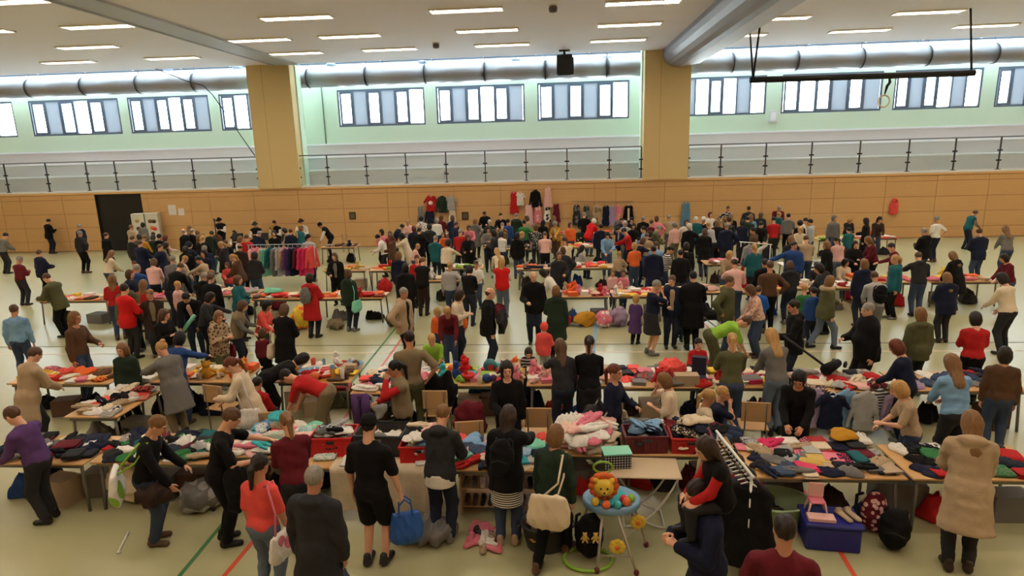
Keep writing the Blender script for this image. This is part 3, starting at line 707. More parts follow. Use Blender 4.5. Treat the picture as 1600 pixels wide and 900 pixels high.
# ventilation duct along the gallery
dr = .46; dy = WY+1.6; dz = float(on_y(730, 113.5, dy)[2])
duct = empty('ventilation_duct', (0, dy, dz), 0, 'long round silver ventilation duct under the gallery ceiling', 'duct')
M_duct = mat('duct_steel', (168, 166, 166), rough=.45, metal=.6, bump=.1, bscale=3)
edges = [XL, COLS[0][0]-.08, COLS[0][1]+.08, COLS[1][0]-.08, COLS[1][1]+.08, XR]
for a, b in ((XL+.05, XR-.05),):
    n = max(1, round((b-a)/3.0)); w = (b-a)/n
    for k in range(n):
        s0 = MB().tube([(a+k*w, 0, 0), (a+(k+1)*w, 0, 0)], dr, 24).build('segment', M_duct, duct)
        MB().tube([(a+k*w-.03, 0, 0), (a+k*w+.03, 0, 0)], dr+.02, 24).tube([(a+k*w, 0, dr), (a+k*w, 0, ZC+.45-dz)], .012, 6).build('hanger_band', mat('duct_band', (70, 70, 74), rough=.5, metal=.5), s0)

# dome lamps under the gallery ceiling (switched off)
for p in (262, 371, 517, 660, 806, 949, 1111, 1279):
    q = on_y(p, 104-.0268*(p-400)+.0, GY-.75); hz_ = ZC+.45-q[2]
    o = empty('dome_lamp', (q[0], GY-.75, q[2]), 0, 'grey dome lamp hung above the duct, switched off', 'lamp', 'dome lamps above the duct')
    MB().tube([(0, 0, .05), (0, 0, hz_)], .02, 6).build('stem', M_frame, o); MB().lathe([(.02, .08), (.2, .06), (.27, .0), (.22, -.07), (.02, -.12)], 18).build('shade', mat('dome_glass', (150, 165, 180), rough=.4), o)
q = on_y(506, 180, GY); o = tag(MB().tube([(q[0], GY-.03, zp+.1), (q[0], GY-.03, ZC)], .03, 8).build('drain_pipe', mat('pipe_grey', (110, 126, 112), rough=.6)), 'thin grey pipe running down the pale green gallery wall', 'pipe')
q = on_y(1207, 182, GY); o = empty('wall_box', (q[0], GY, q[2]), 0, 'small white box on the gallery wall between windows', 'wall box'); MB().box(-.2, .2, -.15, 0, -.3, .3, .02).build('housing', M_white, o); MB().box(-.14, .14, -.165, -.15, -.2, .2, .01).build('cover', mat('nosing_white', (244, 246, 250)), o)
for pp in ((681, 67), (864, 8)):
    q = on_z(*pp, ZC); o = empty('smoke_detector', (q[0], q[1], ZC), 0, 'small dark smoke detector under the hall ceiling', 'smoke detector', 'smoke detectors under the ceiling'); MB().lathe([(.02, -.22), (.12, -.2), (.14, -.08), (.1, 0)], 14).build('housing', mat('detector_grey', (104, 98, 96), rough=.6), o); MB().lathe([(.16, -.03), (.16, 0)], 14).build('base', M_white, o)

# louvre lights: rows across the whole hall ceiling
M_lamp = emit('lamp_light', (255, 240, 221), LAMP); M_louv = mat('louvre_white', (232, 226, 214), rough=.35)
lw_, ld_ = 2.25, .44
lm_frame = MB().box(-lw_/2-.05, lw_/2+.05, -ld_/2-.05, -ld_/2, -.05, .0).box(-lw_/2-.05, lw_/2+.05, ld_/2, ld_/2+.05, -.05, 0).box(-lw_/2-.05, -lw_/2, -ld_/2, ld_/2, -.05, 0).box(lw_/2, lw_/2+.05, -ld_/2, ld_/2, -.05, 0).mesh('frame')
lm_diff = MB().box(-lw_/2, lw_/2, -ld_/2, ld_/2, -.012, -.004).mesh('diffuser')
lv = MB()
for k in range(1, 22): x = -lw_/2+k*lw_/22; lv.box(x-.006, x+.006, -ld_/2, ld_/2, -.05, -.014)
lv.box(-lw_/2, lw_/2, -.008, .008, -.05, -.014); lm_lv = lv.mesh('louvre')
for ri, y in enumerate((27.9, 24.5, 20.95, 17.4, 13.9, 10.4, 6.9, 3.4, 0.2)):
    xo = (2.62, 2.70, 2.72)[ri] if ri < 3 else 2.7
    sp = (4.85, 5.2, 5.5)[ri] if ri < 3 else 5.4
    ks = range(-6, 6)
    for k in ks:
        x = xo+k*sp
        if 4.0 < x < 7.4 or x < XL+1.5 or x > XR-1.5: continue
        if -14.0 < x-lw_/2 < -12.3 or -14.0 < x+lw_/2 < -12.3 or (x-lw_/2 < -13.8 and x+lw_/2 > -12.4): x = -11.2 if x > -13 else -15.0
        o = empty('ceiling_light', (x, y, ZC), 0, 'rectangular louvre light set into the hall ceiling, switched on', 'ceiling light', 'louvre lights in the hall ceiling')
        link('frame', lm_frame, o, M_louv); link('diffuser', lm_diff, o, M_lamp); link('louvre', lm_lv, o, M_louv)

# partition curtain beam hanging from the ceiling
pr = [(5.0, ZC), (5.0, ZC-.18), (5.06, ZC-.38), (5.17, ZC-.56), (5.33, ZC-.70), (5.52, ZC-.78), (5.70, ZC-.80), (5.74, ZC-.80), (5.74, ZC)]
tag(MB().prism(pr, YB+.1, WY-.13).build('partition_curtain', mat('curtain_grey', (142, 144, 154), rough=.45)), 'grey rolled partition curtain under the ceiling beside ribbed housing', 'curtain')
h_ = empty('curtain_housing', (0, 0, ZC), 0, 'ribbed pale housing running along the rolled grey partition curtain', 'housing')
hm = mat('housing_pale', (186, 182, 184), rough=.5)
MB().box(5.76, 6.72, YB+.1, WY-.13, -.30, 0).build('case', hm, h_)
for k in range(6): MB().box(5.76+.16*k, 5.88+.16*k, YB+.1, WY-.13, -.80+.025*k, -.30).build('rib', hm, h_)

# ceiling loudspeaker
q = on_y(882, 101, 30.2)
sp = empty('loudspeaker', (q[0], 30.2, ZC), 0, 'black loudspeaker hanging from the hall ceiling edge', 'loudspeaker')
dz0 = q[2]-ZC
MB().box(-.36, .36, -.28, .2, dz0-.48, dz0+.42, .05).build('cabinet', mat('speaker_black', (18, 18, 20), rough=.6), sp)
MB().box(-.31, .31, -.30, -.28, dz0-.42, dz0+.36).build('grille', mat('speaker_grille', (30, 30, 33), rough=.7, bump=.5, bscale=90), sp)
MB().box(.36, .42, -.1, .1, dz0-.45, dz0+.3).box(-.25, .25, -.15, .1, -.06, 0).tube([(0, 0, -.05), (0, 0, dz0+.43)], .05, 8).build('bracket', M_dark, sp)

# bar with gymnastic ring hung from the ceiling
bq = on_y(1172, 125, 23.5); bz = bq[2]
tr = empty('ring_bar', (bq[0], 23.5, bz), 0, 'black steel bar hung on struts carrying a gymnastic ring', 'gym apparatus')
bz1 = float(on_y(1400, 118, 23.5)[2])-bz
MB().tube([(0, 0, 0), (7.5, 0, bz1*1.33)], .105, 8).build('bar', M_dark, tr)
c1, c2 = on_z(1171, 28, ZC), on_z(1190, 18, ZC)
for c in (c1, c2): MB().tube([(.1, 0, 0), (c[0]-bq[0], c[1]-23.5, ZC-bz-.05)], .035, 8).build('strut', M_dark, tr)
MB().tube([(7.4, 0, bz1*1.33), (7.4, .5, ZC-bz-.05)], .035, 8).build('strut', M_dark, tr)
rq = on_y(1381, 158, 23.5); rx = rq[0]-bq[0]; rz_ = rq[2]-bz
rg = MB().tube([(rx+.19*math.cos(a), 0, rz_+.2*math.sin(a)) for a in np.linspace(0, 2*math.pi, 25)[:-1]], .030, 8, close=True).build('ring', mat('ring_wood', (216, 206, 184), rough=.5), tr)
MB().tube([(rx, 0, rz_+.2), (rx+.06, 0, rz_+.5), (rx+.14, 0, rz_+.62), (rx+.1, 0, bz1)], [.02, .05, .05, .03], 8).build('strap', M_dark, rg)

# cable slung across the gallery bay
cp = [(150, 85), (200, 96), (245, 108), (290, 126), (318, 134), (332, 148), (352, 176), (375, 210), (398, 243)]
b = MB().tube([(float(on_y(x, y, WY-.25)[0]), WY-.25, float(on_y(x, y, WY-.25)[2])) for x, y in cp], .022, 6).build('cable', M_dark)
tag(b, 'thin black cable slung from duct to the yellow column', 'cable')
# small wall fittings
for p, t_ in (((551, 337), 'dark square socket box on the wooden wall beside the band'), ((727, 337), 'dark square socket box on the wooden wall beside hung clothes')):
    q = on_y(*p, WY); o = empty('socket_box', (q[0], WY, q[2]), 0, t_, 'socket box'); MB().box(-.17, .17, -.06, .01, -.19, .19, .02).build('housing', mat('socket_dark', (62, 52, 40), rough=.6), o); MB().box(-.11, .11, -.075, -.055, -.12, .12, .01).build('cover', mat('socket_inner', (92, 84, 70), rough=.5), o)
for p, wh, t_ in (((269, 328), (.42, .52), 'larger white paper notice on the wooden wall'), ((283, 331), (.32, .36), 'smaller white paper notice on the wooden wall')):
    q = on_y(*p, WY-.02); o = empty('paper_notice', (q[0], WY-.015, q[2]), 0, t_, 'notice'); MB().box(-wh[0]/2, wh[0]/2, 0, .008, -wh[1]/2, wh[1]/2).build('sheet', paper('white'), o)
q = on_y(1395, 322, WY); o = empty('fire_hose_cover', (q[0], WY-.0, q[2]), 0, 'red padded fire extinguisher cover on the wooden wall', 'cover')
f = Field((-.35, -.3, -.45), (.35, .05, .45), .03); f.cap((0, -.08, -.22), (.02, -.08, .22), .2, .15, .03).cut((0, -.03, 0), (0, 1, 0)).wob(.02, 18, 4); V, Q = f.nets(); link('shell', np_mesh('shell', V, Q), o, cloth('coral'))
MB().box(-.05, .05, -.3, -.24, .22, .3, .01).build('handle', plastic('red'), o)
# ------------------------------------------------------------------ tables and their goods
RN = random.Random(11)
TABLES = []
def table(x0, x1, y0, y1, phrase, label, h=.74, top=None, drape=None, fronts=True):
    t = empty('market_table', ((x0+x1)/2, (y0+y1)/2, 0), 0, label, 'table', 'market tables'); a, b = (x1-x0)/2, (y1-y0)/2
    MB().box(-a, a, -b, b, h-.03, h, .008).build('tabletop', top or M_table, t)
    for sy in (-1, 1): MB().box(-a+.06, a-.06, sy*(b-.065)-.015, sy*(b-.065)+.015, h-.09, h-.03).build('apron', M_leg, t)
    for sx in (-1, 1):
        for sy in (-1, 1): MB().tube([(sx*(a-.1), sy*(b-.09), h-.03), (sx*(a-.07), sy*(b-.06), 0)], .022, 8).build('leg', M_leg, t)
    T = dict(x0=x0, x1=x1, y0=y0, y1=y1, h=h, phrase=phrase); TABLES.append(T); return T
USED = {}
def uniq(label, group):                      # look-alikes told apart only by place share label and group
    return label, group

# crumpled garments: folded-over lumps with ridges
def lump_mesh(seed, nx=26, ny=13, ax=1.0, name='crumpled_garment'):
    r = np.random.RandomState(seed); V = []; F = []
    L = [(r.randn(2), r.rand()*6.28, r.uniform(2.2, 4.2)) for _ in range(4)]; wp = r.rand(4)*6.28; ph = r.rand(4)*6.28
    for j in range(ny+1):
        v = j/ny*math.pi
        for i in range(nx):
            u = i/nx*2*math.pi; x, y, z = math.cos(u)*math.sin(v), math.sin(u)*math.sin(v), math.cos(v)
            ang = 1+.15*math.sin(2*u+ph[0])+.13*math.sin(3*u+ph[1])+.07*math.sin(5*u+ph[2])
            wx, wy = x+.3*math.sin(2.3*y+wp[0]), y+.3*math.sin(2.1*x+wp[1]); rid = 0
            for d, p, fr in L: rid += (1-abs(math.sin(fr*(wx*d[0]+wy*d[1])+p)))**2.2
            rid = rid*.17; zz = z*(.42+rid*1.7) if z > 0 else z*.06
            V.append((x*ang*(1+rid*.12), y*ang*(1+rid*.12), zz))
    for j in range(ny):
        for i in range(nx):
            k = (i+1) % nx; F.append((j*nx+i, (j+1)*nx+i, (j+1)*nx+k, j*nx+k))
    V = np.array(V); V[:, 2] -= V[:, 2].min(); V[:, 2] /= V[:, 2].max()
    return np_mesh(name, V, F)
LUMPS = [lump_mesh(s) for s in range(12)]
BLANKETS = [lump_mesh(s, 30, 13, name='rumpled_blanket') for s in range(40, 45)]
def trouser_mesh(seed):                      # trousers thrown down, two legs side by side
    r = np.random.RandomState(seed); f = Field((-1.2, -1.1, -.1), (1.2, 1.1, .7), .075)
    f.cap((-.75, 0, .3), (-.35, 0, .3), .34, .36, .15, ((0, 0, 1), 1.4))
    for s in (-1, 1): a = np.array([.3, s*.34+r.uniform(-.1, .1), .28]); f.cap((-.4, s*.2, .3), a, .27, .24, .1); f.cap(a, (.95, s*.3+r.uniform(-.25, .25), .25), .24, .2, .1)
    f.crease(.10, 3.2, seed); V, Q = f.nets(); V[:, 2] = np.maximum(V[:, 2], 0); V[:, 2] /= V[:, 2].max(); return np_mesh('rumpled_trousers', V, Q)
TROUS = [trouser_mesh(s) for s in range(4)]
def fold_mesh(seed, layers):
    r = random.Random(seed); b = MB()
    for k in range(layers):
        z0, z1 = k/layers, (k+1)/layers; o = r.uniform(-.06, .06); q = r.uniform(-.05, .05); n = 6; V = []; m = 5
        for top in (0, 1):
            for j in range(m+1):
                for i in range(n+1):
                    x = -1+2*i/n; y = -1+2*j/m; edge = max(abs(x), abs(y))**6
                    sx = 1-(.07*abs(y)**4); sy = 1-(.07*abs(x)**4)
                    z = (z1-(z1-z0)*.30*edge+.05*math.sin(3*x+seed+k)*math.cos(2.3*y+seed)) if top else (z0+(z1-z0)*.12*edge)
                    V.append((x*sx+o, y*sy+q, z))
        N = (n+1)*(m+1); F = []
        for j in range(m):
            for i in range(n):
                a = j*(n+1)+i; F += [(a, a+n+1, a+n+2, a+1), (N+a, N+a+1, N+a+n+2, N+a+n+1)]
        ringi = [i for i in range(n+1)]+[j*(n+1)+n for j in range(1, m+1)]+[m*(n+1)+i for i in range(n-1, -1, -1)]+[j*(n+1) for j in range(m-1, 0, -1)]
        for a, c in zip(ringi, ringi[1:]+ringi[:1]): F.append((a, c, N+c, N+a))
        b.add(V, F, True)
    return b.mesh('folded_garment')
FOLDS = [fold_mesh(s, l) for s, l in ((0, 2), (1, 3), (2, 2), (3, 1), (4, 3))]
BOOK = MB().box(-1, 1, -1, 1, 0, .12).box(-1, 1, -1, 1, .88, 1).box(-1, -.94, -1, 1, .12, .88).box(-.93, .93, -.95, .95, .12, .88).mesh('book')
def sdf_mesh(name, lo, hi, h, fn):
    f = Field(lo, hi, h); fn(f); V, Q = f.nets(); return np_mesh(name, V, Q)
def _teddy(f):
    f.ell((0, 0, .10), (.075, .06, .10), .03).ell((0, .02, .24), (.07, .062, .065), .02).ell((0, .085, .225), (.03, .025, .025), .02)
    for s in (-1, 1): f.ell((s*.055, .01, .30), (.026, .014, .026), .01).cap((s*.06, .02, .16), (s*.125, .05, .09), .026, .024, .02).cap((s*.045, .03, .04), (s*.075, .13, .03), .032, .03, .02)
    f.cut((0, 0, 0), (0, 0, -1))
TEDDY = sdf_mesh('plush', (-.17, -.09, 0), (.17, .18, .34), .014, _teddy)
def _sh(f): f.cap((0, -.07, .04), (0, .11, .03), .04, .037, .02, ((0, 0, 1), 1.1)).cap((0, -.06, .05), (0, -.06, .09), .038, .036, .02); f.ell((0, -.06, .13), (.026, .032, .07), op='sub'); f.cut((0, 0, 0), (0, 0, -1))
LSHOE = sdf_mesh('shoe', (-.06, -.12, 0), (.06, .17, .14), .011, _sh)
BALL = MB().lathe([(.02, 0), (.5, .067), (.866, .25), (1, .5), (.866, .75), (.5, .933), (.02, 1)], 14).mesh('ball')
BOWL = MB().lathe([(.5, 0), (.9, .55), (1, 1), (.94, 1), (.84, .55), (.02, .12)], 14).mesh('bowl')
CUP = MB().lathe([(.75, 0), (.8, .05), (1, 1), (.93, 1), (.75, .1), (.02, .08)], 12).mesh('cup')
BOX = MB().box(-1, 1, -1, 1, 0, 1, .02).mesh('game_box')
def _car(f):
    f.cap((0, -.07, .05), (0, .07, .05), .042, .042, .01, ((0, 0, 1), 1.3)).cap((0, -.035, .085), (0, .03, .085), .032, .03, .015)
    for s in (-1, 1):
        for y in (-.06, .06): f.ell((s*.04, y, .026), (.012, .026, .026), .003)
CAR = sdf_mesh('toy_car', (-.07, -.13, 0), (.07, .13, .13), .011, _car)
SHAPES = dict(lump=('crumpled_garment', 'garment'), trous=('rumpled_trousers', 'trousers'), blank=('rumpled_blanket', 'blanket'), bundle=('cloth_bundle', 'bundle'), fold=('folded_garment', 'garment'), book=('picture_book', 'book'), box=('game_box', 'box'), plush=('plush_toy', 'plush toy'), car=('toy_car', 'toy'), ball=('play_ball', 'ball'), bowl=('plastic_bowl', 'bowl'), cup=('drinking_cup', 'cup'), shoe=('child_shoe', 'shoe'))
TXT = dict(lump='crumpled {} garment', trous='rumpled {} trousers', blank='rumpled {} blanket', bundle='{} bundle', fold='folded {} garment', book='{} picture book', box='{} game box', plush='{} plush toy', car='{} toy car', ball='{} play ball', bowl='{} plastic bowl', cup='{} drinking cup', shoe='{} child shoe')
PATS = [None]*7+['stripe', 'print', 'print']
def put(kind, x, y, z, rz, size, c, where, c2=None, pat=None, name=None, label=None, group=None):
    """one article; size = half-width, half-depth, height"""
    nm, cat = SHAPES[kind]; me = dict(lump=RN.choice(LUMPS), trous=RN.choice(TROUS), blank=RN.choice(BLANKETS), bundle=RN.choice(LUMPS), fold=RN.choice(FOLDS), book=BOOK, box=BOX, plush=TEDDY, car=CAR, ball=BALL, bowl=BOWL, cup=CUP, shoe=LSHOE)[kind]
    if kind in ('lump', 'fold', 'plush', 'trous', 'blank', 'bundle'): m = cloth(c, c2, pat, {'stripe': 3, 'print': 4}.get(pat, 6)) if pat else cloth(c)
    elif kind in ('book', 'box'): m = paper(c)
    elif kind == 'shoe': m = leather(c)
    else: m = plastic(c)
    o = link(name or nm, me, None, m); o.location = (x, y, z); o.rotation_euler = (0, 0, rz); o.scale = size
    lab = label or (TXT[kind].format(word(c)+(' patterned' if pat else ''))+' '+where)
    return tag(o, lab, cat, group or (nm.replace('_', ' ')+'s '+where))
def heap(T, n, palette, mix, seed, sc=1.0, where=None, layers=.34, region=None):
    r = random.Random(seed); x0, x1, y0, y1 = region or (T['x0'], T['x1'], T['y0'], T['y1']); z0 = T['h']; cs = .05
    nx, ny = max(2, int((x1-x0)/cs)), max(2, int((y1-y0)/cs)); H = np.zeros((nx, ny)); where = where or 'on the '+T['phrase']
    kinds = [k for k, w in mix for _ in range(w)]
    for _ in range(n):
        k = r.choice(kinds); c = r.choice(palette); k = r.choice(('lump', 'lump', 'trous', 'blank')) if k == 'lump' and palette[0] != 'fluff' else k; pat = r.choice(PATS) if k in ('lump', 'fold', 'blank') else None; c2 = r.choice([p for p in palette if p != c] or ['white']) if pat else None
        if k == 'lump': a, b, h = r.uniform(.11, .19)*sc, r.uniform(.09, .15)*sc, r.uniform(.06, .13)*sc
        elif k == 'trous': a, b, h = r.uniform(.15, .20)*sc, r.uniform(.10, .14)*sc, r.uniform(.06, .09)*sc
        elif k == 'blank': a, b, h = r.uniform(.15, .21)*sc, r.uniform(.12, .17)*sc, r.uniform(.06, .11)*sc
        elif k == 'fold': a, b, h = r.uniform(.11, .16)*sc, r.uniform(.09, .14)*sc, r.uniform(.03, .07)*sc
        elif k == 'book': a, b, h = r.uniform(.08, .12), r.uniform(.10, .15), r.uniform(.012, .03)
        elif k == 'box': a, b, h = r.uniform(.08, .17), r.uniform(.08, .13), r.uniform(.05, .11)
        elif k in ('ball',): a = b = r.uniform(.05, .09); h = 2*a
        elif k in ('bowl',): a = b = r.uniform(.07, .13); h = a*.7
        elif k == 'cup': a = b = r.uniform(.03, .05); h = r.uniform(.08, .2)
        else: a = b = .1; h = .12
        best = None
        for _t in range(5):
            mx, my = min(a*.8, (x1-x0)*.4), min(b*.75, (y1-y0)*.4)
            x = r.uniform(x0+mx, x1-mx); y = r.uniform(y0+my, y1-my)
            i0, i1 = max(0, int((x-a*.6-x0)/cs)), min(nx, int((x+a*.6-x0)/cs)+1); j0, j1 = max(0, int((y-b*.6-y0)/cs)), min(ny, int((y+b*.6-y0)/cs)+1)
            hh = float(np.mean(H[i0:i1, j0:j1])) if i1 > i0 and j1 > j0 else 0
            if best is None or hh < best[0]: best = (hh, x, y, i0, i1, j0, j1)
        hh, x, y, i0, i1, j0, j1 = best
        if hh > layers: continue
        size = (a, b, h) if k not in ('plush', 'car', 'shoe') else (r.uniform(.8, 1.1),)*3
        put(k, x, y, z0+hh, r.uniform(0, 6.28) if k not in ('fold', 'book', 'box') else r.choice((0, 1.57))+r.gauss(0, .15), size, c, where, c2, pat)
        H[i0:i1, j0:j1] = hh+h*(.75 if k in ('lump', 'fold', 'trous', 'blank') else 1.0)
CLO = [('lump', 5), ('fold', 2)]; FOL = [('fold', 6), ('lump', 1)]; TOY = [('box', 3), ('plush', 2), ('car', 2), ('ball', 1), ('bowl', 1), ('cup', 2), ('book', 3)]
MIX = [('fold', 4), ('lump', 3), ('book', 2), ('box', 2), ('plush', 1)]
BABY = ['white', 'cream', 'aqua', 'pink', 'palepink', 'mint', 'lightblue', 'white', 'blue', 'coral']
DARK = ['navy', 'black', 'charcoal', 'maroon', 'grey', 'darkdenim', 'red', 'green', 'white', 'navy', 'teal']
WARM = ['cream', 'white', 'orange', 'yellow', 'beige', 'coral', 'brown', 'red', 'pink', 'mustard', 'white']
BRIGHT = ['red', 'yellow', 'blue', 'white', 'orange', 'lime', 'pink', 'purple', 'aqua', 'cream', 'brightred', 'beige']
GREYS = ['grey', 'white', 'lightgrey', 'lilac', 'navy', 'charcoal', 'cream', 'denim']

# front row
F0 = table(-8.0, -6.4, 7.25, 8.1, 'table piled high with winter clothes', 'beech market table piled with winter clothes beside the dark clothes')
F1 = table(-6.35, -4.66, 7.3, 8.2, 'dark-clothes table', 'beech market table heaped with dark clothes beside the baby clothes')
F2 = table(-4.6, -3.48, 7.5, 8.4, 'baby-clothes table', 'beech market table heaped with pastel baby clothes')
F3 = table(-3.42, -1.52, 7.22, 8.05, 'crate table', 'market table with cream cloth carrying red and grey crates')
F4 = table(-1.48, -.08, 7.2, 8.05, 'shoe-rack table', 'beech market table with shoe shelves standing under it')
F5 = table(-.04, .78, 7.62, 8.45, 'plush-heap table', 'short market table heaped with white fluffy clothes')
F6 = table(.84, 2.32, 7.64, 8.45, 'basket table', 'market table carrying red shopping baskets of clothes')
F7 = table(2.36, 4.16, 7.1, 8.1, 'folded-clothes table', 'beech market table laid with folded clothes and books')
F8 = table(4.22, 5.9, 7.1, 8.0, 'corner clothes table', 'beech market table continuing past the patterned backpack')
heap(F0, 26, DARK, CLO, 1); heap(F1, 64, DARK+['white', 'beige', 'lightgrey'], CLO, 2, layers=.34, sc=.88); heap(F2, 58, BABY, CLO, 3, layers=.28, sc=.85); heap(F4, 52, BABY+GREYS+['denim', 'red'], CLO, 4, layers=.22, sc=.85)
heap(F5, 30, ['white', 'cream', 'palepink', 'white', 'pink', 'cream'], [('lump', 1)], 5, sc=1.25, layers=.30); heap(F6, 30, DARK+['denim', 'cream', 'palepink'], CLO, 6, layers=.26, region=(.84, 2.32, 8.06, 8.45))
heap(F7, 66, ['pink', 'teal', 'grey', 'white', 'navy', 'black', 'beige', 'cream', 'grey', 'maroon', 'gold', 'charcoal', 'hotpink', 'navy', 'olive', 'lightgrey', 'red', 'denim', 'charcoal'], [('fold', 5), ('lump', 4), ('book', 3)], 7, layers=.2, sc=.9)
heap(F8, 26, DARK, CLO, 8)
heap(F3, 10, ['white', 'mint', 'cream', 'lightgrey', 'palepink'], FOL, 9, layers=.07)
# second row
S0 = table(-10.2, -8.2, 10.2, 11.05, 'woollen goods table', 'market table of woollens beside the table of wooden toys')
SL = table(-7.9, -7.0, 8.75, 10.0, 'side table of white linen', 'short side table heaped with white linen and pink clothes')
S1 = table(-7.8, -5.72, 10.27, 11.12, 'wooden-toy table', 'beech market table spread with yellow toys and books')
S2 = table(-5.12, -3.72, 10.27, 11.18, 'toy table by the red shirt', 'beech market table covered with soft toys and a red dish')
S3 = table(-3.55, -2.22, 9.75, 10.95, 'white-laundry table', 'market table of white clothes with purple trousers hanging down')
S4 = table(-2.14, -.62, 10.12, 11.0, 'game-box table', 'beech market table with game boxes and a green ball')
S5 = table(-.56, .92, 10.12, 11.0, 'doll table', 'beech market table with dolls and pink toys')
S6 = table(1.0, 2.6, 10.03, 11.0, 'table with the orange coat', 'beech market table carrying an orange coat and a wooden box')
S7 = table(2.66, 3.86, 10.03, 10.9, 'pink-box table', 'short beech market table with a pink box and knitwear')
S8 = table(4.0, 5.5, 9.85, 10.75, 'shirt table', 'market table with grey shirts hanging from its edge')
S9 = table(5.6, 7.5, 9.9, 10.8, 'scarf table', 'market table of scarves past the grey shirts')
heap(S0, 22, WARM, CLO, 21); heap(SL, 26, ['white', 'cream', 'palepink', 'coral', 'beige', 'black'], CLO, 22); heap(S1, 46, ['yellow', 'cream', 'beige', 'white', 'brown', 'orange', 'mustard'], TOY, 23, layers=.12)
heap(S2, 46, WARM+['lightblue', 'white'], TOY+[('lump', 3)], 24, layers=.16); heap(S3, 44, ['white', 'lightgrey', 'navy', 'coral', 'white', 'cream', 'pink'], CLO, 25, layers=.22, sc=.9)
heap(S4, 40, BRIGHT+['cream'], TOY, 26, layers=.16); heap(S5, 38, ['pink', 'palepink', 'white', 'cream', 'hotpink', 'beige'], TOY+[('lump', 2)], 27, layers=.16)
heap(S6, 36, ['pink', 'coral', 'navy', 'grey', 'red', 'black', 'white'], MIX, 28, layers=.14); heap(S7, 22, ['white', 'cream', 'hotpink', 'navy', 'grey', 'yellow'], MIX, 29, layers=.14)
heap(S8, 30, ['cream', 'white', 'brown', 'charcoal', 'palepink', 'red', 'lightgrey'], CLO, 30, layers=.2); heap(S9, 20, GREYS+['red'], CLO, 31)
# third row
TH = [(-15.3, -13.1, 16.8, 17.6, 'table by the red jacket', 'far market table of mixed clothes past the red jacket', WARM, MIX), (-12.95, -10.95, 16.8, 17.6, 'table by the blue puffer jacket', 'far market table of light clothes beside the blue puffer jacket', BABY+WARM, CLO),
      (-10.8, -8.9, 17.3, 18.1, 'pink baby-blanket table', 'far market table heaped with pink and white baby blankets', ['white', 'palepink', 'pink', 'cream', 'lightgrey'], CLO), (-8.8, -7.0, 16.75, 17.6, 'table of orange trays', 'far beech table with orange trays and a mint cushion', WARM+['mint', 'brightred'], MIX+[('bowl', 3)]),
      (-6.9, -4.9, 16.75, 17.5, 'table by the teal bag', 'far beech table of toys beside the teal shoulder bag', WARM+['grey'], MIX), (.1, 1.42, 16.65, 17.5, 'pale toy table', 'far beech table with pale plush toys and bags beneath', WARM+['pink'], MIX+[('plush', 3)]),
      (1.48, 2.85, 16.65, 17.5, 'table with two pink-clad children', 'far beech table of pink goods before two children', ['pink', 'palepink', 'yellow', 'cream', 'white', 'red'], MIX), (2.95, 4.5, 17.0, 17.9, 'table of white baby goods', 'far market table of white goods beside the black-clad back', ['white', 'cream', 'black', 'mint', 'palepink'], CLO),
      (4.6, 6.3, 17.0, 17.8, 'table below the two-level rack', 'far market table of warm goods below the two-level clothes rack', WARM, MIX), (6.5, 8.3, 17.4, 18.3, 'table by the green shirt', 'far market table of white bags by the green shirt', ['white', 'red', 'black', 'cream', 'grey'], MIX), (8.5, 10.3, 18.0, 18.9, 'yellow-crate table', 'far market table with yellow crate and orange goods', ['orange', 'yellow', 'pink', 'cream', 'red'], MIX),
      (10.5, 12.4, 18.0, 18.9, 'end table of orange goods', 'far market table at the end past the yellow crate', WARM, MIX),
      (-4.3, -2.5, 19.0, 19.8, 'table of grey bags', 'far market table of bags behind the grey sweater', ['grey', 'white', 'maroon', 'black', 'cream'], MIX)]
